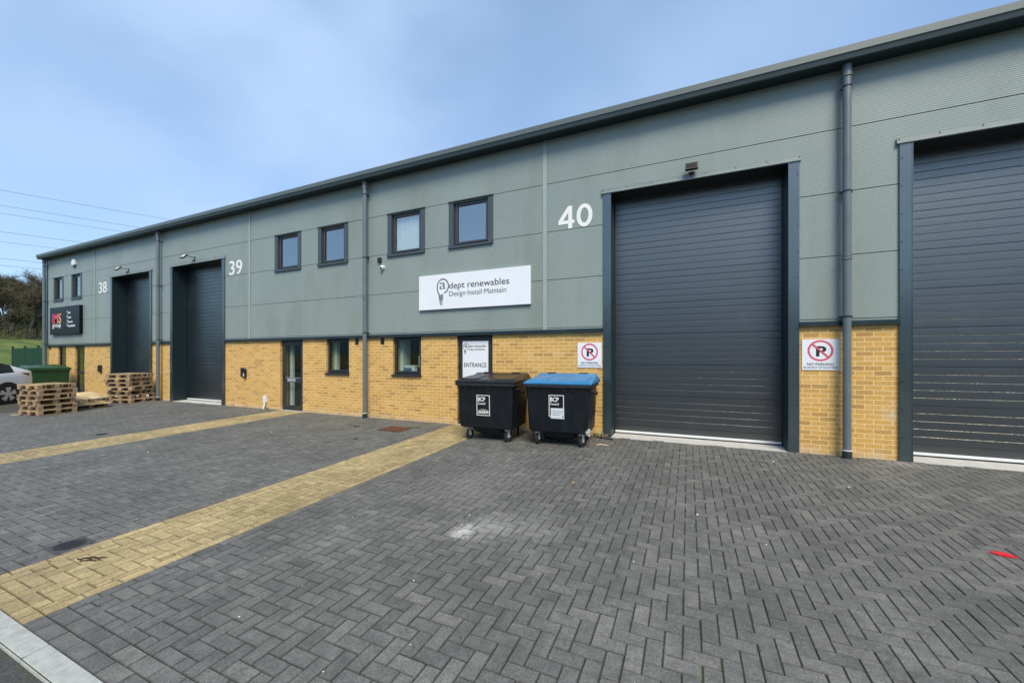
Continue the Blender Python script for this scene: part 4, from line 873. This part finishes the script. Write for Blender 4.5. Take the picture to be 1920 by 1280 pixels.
    if sticker:
        x0, z0 = sticker[0], sticker[1]; ww, hh = 0.27, 0.385
        s = bpy.data.objects.new('label_sticker', None)
        sm = MB(); yq = -0.4745; tilt = 0.0
        slope = lambda z: -(0.45 + (z - 0.62) * (0.015 / 0.36)) - 0.0025
        def ys(z): return slope(z)
        def sbox(xa, xb, za, zb, th=0.002, off=0.0):
            vs = [(xa, ys(za) - off, za), (xb, ys(za) - off, za), (xb, ys(zb) - off, zb), (xa, ys(zb) - off, zb)]
            vs += [(x_, y_ - th, z_) for x_, y_, z_ in vs]
            sm.add(vs, [(0, 1, 2, 3), (4, 7, 6, 5), (0, 4, 5, 1), (1, 5, 6, 2), (2, 6, 7, 3), (3, 7, 4, 0)])
        wd = 0.012
        sbox(x0, x0 + ww, z0, z0 + wd); sbox(x0, x0 + ww, z0 + hh - wd, z0 + hh); sbox(x0, x0 + wd, z0 + wd, z0 + hh - wd); sbox(x0 + ww - wd, x0 + ww, z0 + wd, z0 + hh - wd)
        sk = sm.build('sticker', M['numwhite'], t)
        for (bd, zt, w1, h1, bo) in (('BCP', z0 + 0.268, 0.155, 0.078, 0.022), ('Council', z0 + 0.205, 0.155, 0.046, 0.008)):
            tt = text_mesh('lettering', bd, x0 + 0.024, zt, w1, h1, M['numwhite'], sk, y=ys(zt) - 0.001, bold=bo)
        sm = MB()
        if sticker[2] == 'skyline':
            for k in range(12):
                xx = x0 + 0.03 + k * 0.017; hg = 0.04 + 0.045 * abs(math.sin(k * 1.3 + 1)) * (1 if 2 < k < 10 else 0.5)
                ribbon(sm, [(xx, z0 + 0.04), (xx + 0.018, z0 + 0.05 + hg), (xx + 0.034, z0 + 0.045)], 0.0075, ys(z0 + 0.1) - 0.0012)
                ribbon(sm, [(xx - 0.005, z0 + 0.035 + 0.02 * (k % 3)), (xx + 0.03, z0 + 0.055 + 0.02 * (k % 2))], 0.009, ys(z0 + 0.1) - 0.0012)
            sm.build('skyline_drawing', M['numwhite'], sk)
        else:
            sbox(x0 + 0.035, x0 + ww + 0.004, z0 - 0.030, z0 + 0.155, 0.0015, 0.0025)
            p = sm.build('paper_label', mat('weathered_paper', (0.62, 0.66, 0.70, 1), 0.5, var=0.10, vscale=14, dirt=((0.30, 0.36, 0.42, 1), 0.8), dscale=16, stretch=(1, 1, 4)), sk)
            sm = MB(); sbox(x0 + ww - 0.030, x0 + ww - 0.010, z0 + 0.0, z0 + 0.022, 0.001, 0.0045)
            for q in range(3): sbox(x0 + 0.07, x0 + 0.20 + 0.03 * q, z0 + 0.03 + q * 0.035, z0 + 0.036 + q * 0.035, 0.001, 0.0045)
            sm.build('paper_print', M['ink'], sk)
    return t
gb = 'wheeled bins by the brick wall'
b1 = make_bin('wheeled_bin', 'black wheeled bin with black lid in front of the entrance door', (-3.505, -0.87, gz(-0.87)), R(3.5), M['binblack'], M['binbody'], (-0.16, 0.49, 'skyline'), gb)
b2 = make_bin('wheeled_bin', 'black wheeled bin with bright blue lid beside the roller door', (-2.135, -0.74, gz(-0.74)), R(4.5), M['binblue'], M['binbody'], (-0.15, 0.53, 'paper'), gb)
b3 = make_bin('wheeled_bin', 'dark green wheeled bin with green lid behind the pallets and car', (-24.36, -0.88, gz(-0.88)), R(88), M['bingreen'], M['bingreen'], None, gb)
# a shiny pedal on the blue bin's corner
mb = MB(); mb.tube([(0.50, -0.36, 0.30), (0.53, -0.40, 0.30)], 0.05, 12); mb.tube([(0.47, -0.34, 0.235), (0.56, -0.40, 0.225)], 0.018, 8); mb.build('brake_pedal', M['galv'], b2)

# ================================================================== PALLETS
def make_pallet(label, light=False):
    t = thing('wooden_pallet', label, 'pallet', group='wooden pallets stacked by the far roller door')
    bm_ = M['woodlight'] if light else M['wood']
    L_, W_ = 0.94, 0.80          # x (depth away from the viewer), y (width seen)
    mb = MB(); n_ = 7; bw = 0.098
    for k in range(n_):
        x0 = -L_ / 2 + (L_ - bw) * k / (n_ - 1); mb.box(x0, x0 + bw, -W_ / 2, W_ / 2, 0.122, 0.142)
    mb.build('deck', bm_, t, bevel=0.002)
    for s in (-1, 0, 1):
        yc = s * (W_ / 2 - 0.05); mb = MB(); mb.box(-L_ / 2, L_ / 2, yc - 0.05, yc + 0.05, 0.102, 0.1215)
        for q in (-1, 0, 1): xc = q * (L_ / 2 - 0.072); mb.box(xc - 0.072, xc + 0.072, yc - 0.05, yc + 0.05, 0.0205, 0.1015, 1)
        mb.build('bearer', [bm_, M['block']], t, bevel=0.002)
    mb = MB()
    for q in (-1, 0, 1): xc = q * (L_ / 2 - 0.05); mb.box(xc - 0.05, xc + 0.05, -W_ / 2, W_ / 2, 0.0, 0.020)
    mb.build('base', bm_, t, bevel=0.002)
    return t
ordn = ['bottom', 'second from bottom', 'third from bottom', 'fourth from bottom', 'fifth from bottom', 'sixth from bottom', 'topmost']
P0 = make_pallet('weathered pallet, bottom of the left stack in front of the green bin')
PL = make_pallet('pale clean pallet lying tilted on the low pile between two stacks', light=True)
x0, y0 = -17.00, -2.93
for k in range(6):
    nm = 'topmost' if k == 5 else ordn[k]
    lb = 'weathered pallet, %s of the left stack in front of the green bin' % nm
    loc = (x0 + rng.uniform(-0.04, 0.04), y0 + rng.uniform(-0.03, 0.03), gz(y0) + 0.002 + k * 0.1445); rz = R(7 + rng.uniform(-2.5, 2.5))
    if k == 0: P0.location = loc; P0.rotation_euler = (R(0.6), 0, rz)
    else: dup(P0, loc, rz, lb, rot=(R(0.6), 0, rz))
for k in range(7):
    nm = 'topmost' if k == 6 else ordn[k]
    lb = 'weathered pallet, %s of the tall right stack beside the far downpipe' % nm
    sh = (-0.05, 0.0, 0.10, 0.02, 0.10, 0.16, 0.12)[k]; rz = R(100 + (0, -1, 3, -3, 2, 5, 0)[k]) if False else R(14 + (0, 2, -2, 5, 3, 7, 5)[k])
    dup(P0, (-17.92 - sh * 0.6, -0.78 - (0, 0.02, 0.06, 0.05, 0.10, 0.16, 0.10)[k] * 0.5 + 0.13, gz(-0.7) + 0.002 + k * 0.1445), rz, lb, rot=(R(0.6), 0, rz))
# low pile
dup(P0, (-17.55, -2.03, gz(-2) + 0.002), R(4), 'dark weathered pallet at the bottom of the low middle pile', rot=(R(1.0), 0, R(4)))
mb = MB(); mb.box(-0.54, 0.55, -0.42, 0.42, 0, 0.018); o = mb.build('plywood_sheet', M['woodlight'], bevel=0.002); o.location = (-17.52, -2.03, gz(-2) + 0.158); o.rotation_euler = (R(1.5), R(3.0), R(5))
tag(o, 'flat plywood sheet lying in the low pile under the pale pallet', 'wood sheet')
PL.location = (-17.52, -2.03, gz(-2) + 0.255); PL.rotation_euler = (R(2.0), R(9.0), R(8))
mb = MB(); mb.box(-0.17, 0.17, -0.02, 0.02, 0, 0.012); o = mb.build('wood_offcut', M['woodlight']); o.location = (-17.38, -3.37, gz(-3.37) + 0.004); o.rotation_euler = (0, 0, R(38)); tag(o, 'pale strip of wood on the ground at the foot of the left stack', 'wood strip')

# ================================================================== CAR
def make_car():
    t = thing('parked_car', 'white hatchback with dark glass parked beside the green bin, rear showing', 'car', (-21.60, -2.55, gz(-2.55) - 0.012), R(120))
    # x runs nose (-) to tail (+); rear axle at x = 0; near side at y = 0, far side at y = 1.88
    S = [(-3.78, .34, .50, .62, .66, .62), (-3.72, .26, .68, .72, .76, .82), (-3.45, .20, .76, .84, .88, .90), (-2.9, .20, .82, .92, .985, .925), (-2.35, .20, .88, .98, 1.10, .935), (-1.9, .20, .92, 1.02, 1.36, .94),
         (-1.3, .20, .93, 1.03, 1.58, .94), (-0.7, .20, .94, 1.05, 1.61, .94), (-0.15, .20, .95, 1.07, 1.53, .94), (0.25, .22, .96, 1.10, 1.38, .935), (0.55, .26, .955, 1.13, 1.255, .92), (0.80, .30, .93, 1.14, 1.175, .88), (0.90, .34, .88, 1.12, 1.145, .82), (0.955, .42, .80, 1.00, 1.02, .74)]
    rings = []
    for (x, zb, zs, zbelt, zt, hw) in S:
        c = 0.94; half = [(hw * 0.86, zb), (hw * 0.985, zb + 0.10), (hw, (zb + zs) / 2 + .02), (hw * 0.995, zs), (hw * 0.955, zbelt), (hw * (0.955 - 0.27 * min(1, max(0, (zt - zbelt) / 0.5))), max(zt - 0.035, zbelt + 0.002)), (hw * 0.45, zt), (0, zt + 0.006)]
        r_ = [(x, c - a, z) for a, z in half] + [(x, c + a, z) for a, z in reversed(half[:-1])]
        rings.append(r_)
    n = len(rings[0]); mb = MB(); vs = [p for r_ in rings for p in r_]; o = len(mb.v); mb.v += vs
    for i in range(len(rings) - 1):
        for k in range(n):
            k2 = (k + 1) % n; mi = 0
            xm = (S[i][0] + S[i + 1][0]) / 2
            if k in (4, n - 6) and -2.2 < xm < 0.20: mi = 1
            if k in (5, 6, n - 8, n - 7) and (0.0 < xm < 0.72 or -2.4 < xm < -1.6 or -1.4 < xm < -0.2): mi = 1
            mb.f.append((i * n + k, i * n + k2, (i + 1) * n + k2, (i + 1) * n + k)); mb.m.append(mi)
    mb.f += [tuple(range(n)), tuple((len(rings) - 1) * n + k for k in range(n))]; mb.m += [0, 0]
    body = mb.build('body', [M['carwhite'], M['carglass']], t, smooth=True)
    for yy_, s in ((-0.006, 1), (1.886, -1)):      # arches, lamps
        for xw in (0.0, -2.89):
            mb = MB(); mb.tube([(xw, yy_, 0.37), (xw, yy_ + s * 0.25, 0.37)], 0.405, 28); mb.build('wheel_arch', M['black'], t, smooth=True)
            mb = MB(); yo = yy_ + s * 0.002
            mb.tube([(xw, yo - s * .012, 0.355), (xw, yo + s * 0.002, 0.355), (xw, yo + s * 0.2, 0.355)], [0.335, 0.352, 0.352], 32)
            wh = mb.build('wheel', M['rubber'], t, smooth=True)
            mb = MB(); mb.tube([(xw, yo - s * .014, 0.355), (xw, yo - s * .004, 0.355)], [0.245, 0.25], 30, 0); mb.tube([(xw, yo - s * .026, 0.355), (xw, yo - s * .0145, 0.355)], 0.045, 14, 1)
            for q in range(5):
                for dq in (-11, 11):
                    a = R(72 * q + 18 + dq); d = Vector((math.cos(a), 0, math.sin(a))); pz = Vector((-math.sin(a), 0, math.cos(a))) * 0.019
                    p0 = Vector((xw, yo - s * .016, 0.355)) + d * 0.03; p1 = Vector((xw, yo - s * .016, 0.355)) + d * 0.240; e_ = Vector((0, -s * 0.012, 0))
                    mb.add([p0 - pz, p0 + pz, p1 + pz * 2, p1 - pz * 2, p0 - pz + e_, p0 + pz + e_, p1 + pz * 2 + e_ * .5, p1 - pz * 2 + e_ * .5], [(0, 1, 2, 3), (4, 7, 6, 5), (0, 4, 5, 1), (1, 5, 6, 2), (2, 6, 7, 3), (3, 7, 4, 0)], 1)
            mb.build('rim', [M['black'], M['galv']], wh)
    mb = MB()
    for s, yb in ((1, 0.94), (-1, 0.94)):
        hw = lambda x: {0.48: .885, 0.70: .868, 0.90: .785, 0.965: .70}[x]
        P4 = [(0.48, 1.045, 1.075), (0.70, 0.975, 1.06), (0.90, 0.925, 1.045), (0.965, 0.925, 1.03)]
        vs = []
        for x, z0_, z1_ in P4:
            for z_ in (z0_, z1_): vs.append((x + (0.01 if x > 0.9 else 0), yb - s * (hw(x) + 0.022), z_))
            for z_ in (z1_, z0_): vs.append((x - 0.03, yb - s * (hw(x) - 0.06), z_))
        fs = []
        for i in range(3):
            for k in range(4): fs.append((i * 4 + k, i * 4 + (k + 1) % 4, (i + 1) * 4 + (k + 1) % 4, (i + 1) * 4 + k))
        fs += [(3, 2, 1, 0), (12, 13, 14, 15)]; mb.add(vs, fs)
    mb.build('tail_light', M['tail'], t)
    mb = MB(); mb.box(-3.0, 0.86, 0.12, 1.76, 0.20, 0.32); mb.build('underbody', M['black'], t)
    mb = MB(); mb.box(0.82, 0.965, 0.25, 1.63, 0.33, 0.50); mb.build('bumper', M['black'], t, bevel=0.02)
make_car()

# ================================================================== LEFT BACKGROUND
# green steel fence
t = thing('green_fence', 'dark green steel fence with posts beyond the car and green bin', 'fence', (-48.35, 4.2, -0.05), 0)
def fpost(x): mb = MB(); mb.box(x - 0.06, x + 0.06, -0.05, 0.05, 0, 2.45); mb.box(x - 0.075, x + 0.075, -0.065, 0.065, 2.45, 2.47); return mb.build('post', M['fence'], t)
for k in range(0, 8):
    fpost(k * 2.4)
    if k == 7: break
    mb = MB(); mb.box(k * 2.4 + 0.07, k * 2.4 + 2.33, -0.02, 0.02, 2.20, 2.27); mb.box(k * 2.4 + 0.07, k * 2.4 + 2.33, -0.02, 0.02, 0.2, 0.27)
    for q in range(20): xx = k * 2.4 + 0.12 + q * 0.112; mb.box(xx, xx + 0.070, -0.032, -0.0205, 0.05, 2.3)
    mb.build('panel', M['fence'], t)

# winter trees
BARK = mat('bark', (0.050, 0.042, 0.033, 1), 0.95, var=0.25)
TW = [mat('twig_brown', (0.085, 0.076, 0.048, 1), 0.95, var=0.3, vscale=0.6), mat('twig_olive', (0.070, 0.072, 0.034, 1), 0.95, var=0.3, vscale=0.6), mat('twig_russet', (0.10, 0.080, 0.044, 1), 0.95, var=0.3, vscale=0.6), mat('ivy', (0.022, 0.040, 0.014, 1), 0.8, var=0.3, vscale=0.6)]
def make_tree(H, Rr, seed, tm, ivy=0.15, label=''):
    r_ = random.Random(seed)
    t = thing('bare_tree', label, 'tree', group='bare winter trees on the hillside')
    mb = MB(); tips = []
    def limb(p, d, L_, r0, depth):
        pts = [p]; n_ = 4; dd = d.copy()
        for k in range(n_):
            dd = (dd + Vector((r_.uniform(-.22, .22), r_.uniform(-.22, .22), r_.uniform(-.05, .18)))).normalized(); pts.append(pts[-1] + dd * L_ / n_)
        mb.tube(pts, [r0 * (1 - 0.6 * k / n_) for k in range(n_ + 1)], 6 if depth < 2 else 4, caps=False)
        if depth >= 3: tips.extend(pts[1:]); return
        if depth >= 1: tips.extend(pts[3:])
        for k in range(4 if depth else 7):
            q = r_.randint(1, n_) if depth else r_.randint(2, n_); a = r_.uniform(0, 6.28); el = r_.uniform(0.1, 1.0)
            nd = (Vector((math.cos(a) * math.cos(el), math.sin(a) * math.cos(el), math.sin(el))) + dd * 0.45).normalized()
            limb(pts[q], nd, L_ * r_.uniform(0.48, 0.72), r0 * 0.5, depth + 1)
    limb(Vector((0, 0, -0.3)), Vector((0, 0, 1)), H * 0.50, H * 0.028, 0)
    # fit to height
    zm = max(p[2] for p in mb.v); sc_ = H * 0.95 / zm; xm = max(abs(p[0]) for p in mb.v + [(1, 0, 0)]); sx_ = Rr / max(xm, 0.1)
    mb.v = [(p[0] * sx_, p[1] * sx_, p[2] * sc_) for p in mb.v]; tips = [Vector((p.x * sx_, p.y * sx_, p.z * sc_)) for p in tips]
    mb.build('trunk', BARK, t)
    c = MB()
    for p in tips:
        for q in range(9):
            d = Vector((r_.gauss(0, 1), r_.gauss(0, 1), r_.gauss(0.35, 0.9))).normalized(); L_ = r_.uniform(0.5, 1.3) * H / 12; s0 = p + Vector((r_.gauss(0, .35), r_.gauss(0, .35), r_.gauss(0, .3)))
            sd_ = d.cross(Vector((r_.gauss(0, 1), r_.gauss(0, 1), r_.gauss(0, 1)))).normalized() * r_.uniform(0.018, 0.045)
            mi = 3 if (r_.random() < ivy and p.z < H * 0.6) else (tm if r_.random() < 0.75 else r_.randint(0, 2))
            if mi == 3:
                e1 = sd_ * 4; c.add([s0 - e1, s0 + e1, s0 + e1 + d * 0.25, s0 - e1 + d * 0.25], [(0, 1, 2, 3)], 3)
            else:
                mid = s0 + d * L_ * 0.5; c.add([s0 - sd_, s0 + sd_, s0 + d * L_], [(0, 1, 2)], mi)
                d2 = (d + Vector((r_.gauss(0, .6), r_.gauss(0, .6), r_.gauss(0, .6)))).normalized(); c.add([mid - sd_ * .7, mid + sd_ * .7, mid + d2 * L_ * 0.6], [(0, 1, 2)], mi)
    me = c.build('crown', TW, t)
    return t
protos = [make_tree(12.5, 5.2, 3, 0, 0.25, 'broad brown bare oak with ivy'), make_tree(11.0, 4.6, 11, 1, 0.35, 'olive bare tree'), make_tree(13.5, 5.0, 23, 2, 0.1, 'tall russet bare tree')]
fwd = Vector((-math.sin(R(24.2)), math.cos(R(24.2)), 0)); rgt = Vector((math.cos(R(24.2)), math.sin(R(24.2)), 0))
spots = []
for (dep, row) in ((78, 0), (88, 1), (99, 2), (112, 3)):
    for q in range(-3, 4):
        lat = dep * (-1.25) + (q + (0.5 if row % 2 else 0)) * 4.6
        spots.append((dep, lat, row, q))
words = ['front row of the wood', 'second row of the wood', 'third row of the wood', 'hilltop row of the wood']
kinds = ['broad brown bare tree', 'lower olive green bare tree', 'tall russet bare tree']
pl = ['far left end', 'left part', 'left of centre', 'centre', 'right of centre', 'right part', 'right end behind the building']
used = [False] * 3
for (dep, lat, row, q) in spots:
    k = rng.randint(0, 2); p = Vector((0, -7.8, 0)) + fwd * (dep + rng.uniform(-3, 3)) + rgt * (lat + rng.uniform(-1, 1)); p.z = terr(p.x, p.y)
    lb = '%s, %s, %s' % (kinds[k], pl[q + 3], words[row]); s_ = rng.uniform(0.78, 1.08) * (0.86 if row == 0 else 1.0); rz = rng.uniform(0, 6.28)
    if not used[k]: o = protos[k]; used[k] = True; o.location = p; o.rotation_euler = (0, 0, rz); o['label'] = lb
    else: o = dup(protos[k], p, rz, lb)
    o.scale = (s_, s_, s_)
# undergrowth at the foot of the wood
mb = MB(); r_ = random.Random(5)
for k in range(9000):
    dep = r_.uniform(72, 118); lat = dep * -1.25 + r_.uniform(-17, 17); p = Vector((0, -7.8, 0)) + fwd * dep + rgt * lat; z = terr(p.x, p.y) + abs(r_.gauss(0, 1.1))
    d = Vector((r_.gauss(0, 1), r_.gauss(0, 1), r_.gauss(0.5, 1))).normalized(); s_ = d.cross(Vector((r_.gauss(0, 1), r_.gauss(0, 1), 0.3))).normalized() * 0.07; L_ = r_.uniform(0.4, 1.2)
    c0 = Vector((p.x, p.y, z)); mb.add([c0 - s_, c0 + s_, c0 + d * L_], [(0, 1, 2)], r_.choice((0, 0, 1, 2, 3)))
tag(mb.build('undergrowth', TW), 'dark tangled undergrowth at the foot of the bare wood', 'undergrowth', kind='stuff')

# power lines, running away to the right behind the building
def wire(py0, dep, label, dz=0.0):
    u_ = (-30 - 960) / 735.0; v_ = (669.6 - py0) / 735.0
    p = Vector((0, -7.8, 1.56)) + fwd * dep + rgt * (u_ * dep) + Vector((0, 0, 1)) * (v_ * dep)
    d = Vector((0.44, 0.898, 0)); pts = []
    for k in range(-6, 16):
        s_ = k * 12.0; pts.append(p + d * s_ + Vector((0, 0, 1)) * (0.00022 * (s_ - 30) ** 2 - 0.2))
    mb = MB(); mb.tube(pts, 0.026, 5, caps=False); tag(mb.build('power_line', M['wire'], smooth=True), label, 'cable', 'overhead power lines')
for i, (py, dep) in enumerate(((351, 52), (380, 55), (395, 57), (430, 52), (449, 56), (481, 52), (494, 55))):
    wire(py, dep, '%s of the seven overhead power lines in the sky at left' % ('highest', 'second highest', 'third highest', 'middle', 'third lowest', 'second lowest', 'lowest')[i])

# ================================================================== SMALL THINGS ON THE GROUND
mb = MB()
def gflat(mb, x0, x1, y0, y1, dz, mi=0, th=0.006):
    v = [(x0, y0), (x1, y0), (x1, y1), (x0, y1)]; vs = [(x, y, GS * y + dz) for x, y in v] + [(x, y, GS * y + dz - th) for x, y in v]
    mb.add(vs, [(0, 1, 2, 3), (7, 6, 5, 4), (0, 4, 5, 1), (1, 5, 6, 2), (2, 6, 7, 3), (3, 7, 4, 0)], mi)
t = thing('manhole_cover', 'rusty brown square inspection cover in the paving near the brick wall', 'manhole cover', (0, 0, 0))
gflat(mb, -6.22, -5.60, -1.20, -0.72, 0.004); mb.build('frame', M['iron'], t)
mb = MB(); gflat(mb, -6.195, -5.625, -1.175, -0.745, 0.007); [gflat(mb, -6.17 + 0.06 * i, -6.15 + 0.06 * i, -1.16, -0.76, 0.009, th=0.002) for i in range(9)]; mb.build('cover', M['rust'], t)
t = thing('drain_cover', 'round dark iron cover in a square frame beside the nearer buff strip', 'drain cover', (-5.145, -6.19, gz(-6.19)))
mb = MB(); gflat(mb, -0.13, 0.13, -0.13, 0.13, 0.0035); mb.build('frame', mat('drain_frame', (0.055, 0.056, 0.055, 1), 0.8, var=0.2), t)
mb = MB(); mb.tube([(0, 0, 0.0), (0, 0, 0.0065)], 0.105, 28); [mb.box(-0.07 + 0.028 * i, -0.058 + 0.028 * i, -0.06, 0.06, 0.0066, 0.0085) for i in range(6)]; mb.build('cover', M['iron'], t)
mb = MB(); mb.tube([(0, 0, 0), (0, 0, 0.008)], 0.09, 18); o = mb.build('drain_cover', M['iron']); o.location = (-11.49, -3.74, gz(-3.74)); tag(o, 'tiny round dark cover in the paving left of the farther buff strip', 'drain cover')
for (x, y, s_, lb) in ((-6.95, -1.05, 0.07, 'small dark stopcock lid left of the rusty cover'), (-6.0, -2.0, 0.05, 'tiny dark stopcock lid in the middle of the paving')):
    mb = MB(); mb.tube([(0, 0, 0), (0, 0, 0.006)], s_, 12); o = mb.build('stopcock_lid', M['iron']); o.location = (x, y, gz(y)); tag(o, lb, 'lid')
# red leaf-shaped wrapper
mb = MB(); pts = [(-0.085, 0), (-0.04, 0.040), (0.02, 0.042), (0.085, 0.0), (0.03, -0.034), (-0.04, -0.036)]
mb.add([(x, y, 0.004 + 0.012 * (1 - abs(x) / 0.085)) for x, y in pts] + [(0, 0, 0.022)] + [(x, y, 0.001) for x, y in pts], [(k, (k + 1) % 6, 6) for k in range(6)] + [(7 + k, 7 + (k + 1) % 6, (k + 1) % 6, k) for k in range(6)] + [tuple(range(12, 6, -1))])
o = mb.build('leaf', mat('bright_red_leaf', (0.62, 0.012, 0.022, 1), 0.35, var=0.15)); o.location = (2.385, -3.165, gz(-3.165)); o.rotation_euler = (0, 0, R(-12)); tag(o, 'bright red pointed leaf lying alone on the dark paving', 'leaf')
# twigs on the buff strip
mb = MB()
for (a, b_, L_) in ((0, 0, 0.17), (0.04, 0.02, 0.13), (-0.05, 0.015, 0.12), (0.02, -0.02, 0.16), (0.07, 0.03, 0.09), (-0.08, -0.01, 0.08), (0.0, 0.03, 0.10)):
    an = rng.uniform(-0.5, 0.7); mb.tube([(a - L_ / 2 * math.cos(an), b_ - L_ / 2 * math.sin(an), 0.005), (a, b_ + 0.006, 0.010), (a + L_ / 2 * math.cos(an), b_ + L_ / 2 * math.sin(an), 0.005)], [0.004, 0.005, 0.002], 5)
o = mb.build('twig', mat('dark_twig', (0.035, 0.022, 0.014, 1), 0.9)); o.location = (-4.62, -6.24, gz(-6.24)); o.rotation_euler = (0, 0, R(20)); tag(o, 'small tangle of dark twigs on the nearer buff strip', 'twigs')
# yellow leaf, stick by bins, rods, weeds
mb = MB(); mb.add([(-0.03, 0, 0.004), (0, 0.018, 0.010), (0.035, 0, 0.005), (0, -0.016, 0.004)], [(0, 1, 2, 3)]); o = mb.build('leaf', mat('yellow_leaf', (0.45, 0.27, 0.05, 1), 0.7)); o.location = (-1.36, -2.83, gz(-2.83)); tag(o, 'tiny yellow leaf on the paving between bins and camera', 'leaf')
mb = MB(); mb.tube([(-0.16, 0, 0.012), (0.16, 0.012, 0.012)], 0.012, 8); o = mb.build('rod', M['black']); o.location = (-1.46, -0.22, gz(-0.22)); o.rotation_euler = (0, 0, R(-14)); tag(o, 'short black rod on the ground between blue-lidded bin and roller door', 'rod')
mb = MB(); mb.tube([(-0.11, 0, 0.006), (-0.02, 0.012, 0.012), (0.11, 0, 0.006)], [0.004, 0.007, 0.004], 6); o = mb.build('stick', M['woodlight']); o.location = (-1.40, -0.72, gz(-0.72)); tag(o, 'thin pale stick on the paving right of the blue-lidded bin', 'stick')
LEAF = [mat('weed_green', (0.10, 0.17, 0.045, 1), 0.7, var=0.3), mat('dry_leaf', (0.30, 0.24, 0.13, 1), 0.8, var=0.3)]
def weeds(x, y, n_, rad, h_, label, seed, dry=0.4):
    r_ = random.Random(seed); mb = MB()
    for k in range(n_):
        a = r_.uniform(0, 6.28); q = rad * math.sqrt(r_.random()); px_, py_ = q * math.cos(a), 0.6 * q * math.sin(a)
        d = Vector((r_.gauss(0, .5), r_.gauss(0, .5), r_.uniform(0.3, 1))).normalized() * r_.uniform(0.4, 1) * h_; s_ = Vector((r_.gauss(0, 1), r_.gauss(0, 1), 0)).normalized() * r_.uniform(0.004, 0.012)
        c0 = Vector((px_, py_, 0.002)); m_ = c0 + d * 0.55
        mb.add([c0, m_ - s_, c0 + d, m_ + s_], [(0, 1, 2, 3)], 1 if r_.random() < dry else 0)
    o = mb.build('weed', LEAF); o.location = (x, y, gz(y)); tag(o, label, 'weed')
weeds(-1.60, -0.10, 90, 0.13, 0.13, 'small weeds and dry leaves against the wall by the blue-lidded bin', 3, 0.6)
weeds(-5.56, -0.66, 60, 0.09, 0.05, 'tiny green weed beside the rusty cover', 4, 0.1)
weeds(1.95, -0.02, 26, 0.30, 0.03, 'thin line of weeds at the foot of the brick pier', 5, 0.3)
# litter of pale grains and crumbs, nobody could count them
mb = MB(); r_ = random.Random(9)
for k in range(230):
    x = r_.uniform(-12, 4.2); y = r_.uniform(-6.7, -0.15); s_ = r_.uniform(0.003, 0.009) * (1 if r_.random() < 0.93 else 2.0); a = r_.uniform(0, 3.1)
    z = GS * y + 0.001; c_, q_ = math.cos(a) * s_, math.sin(a) * s_; st = r_.uniform(0.5, 1)
    mb.add([(x - c_, y - q_, z), (x + q_ * st, y - c_ * st, z), (x + c_, y + q_, z), (x - q_ * st, y + c_ * st, z), (x, y, z + s_ * 0.9)], [(0, 1, 4), (1, 2, 4), (2, 3, 4), (3, 0, 4)], 0 if r_.random() < 0.6 else 1)
tag(mb.build('grit', [mat('pale_grit', (0.62, 0.61, 0.58, 1), 0.8), mat('dark_grit', (0.03, 0.028, 0.025, 1), 0.9)]), 'scattered pale and dark grit across the paving', 'grit', kind='stuff')
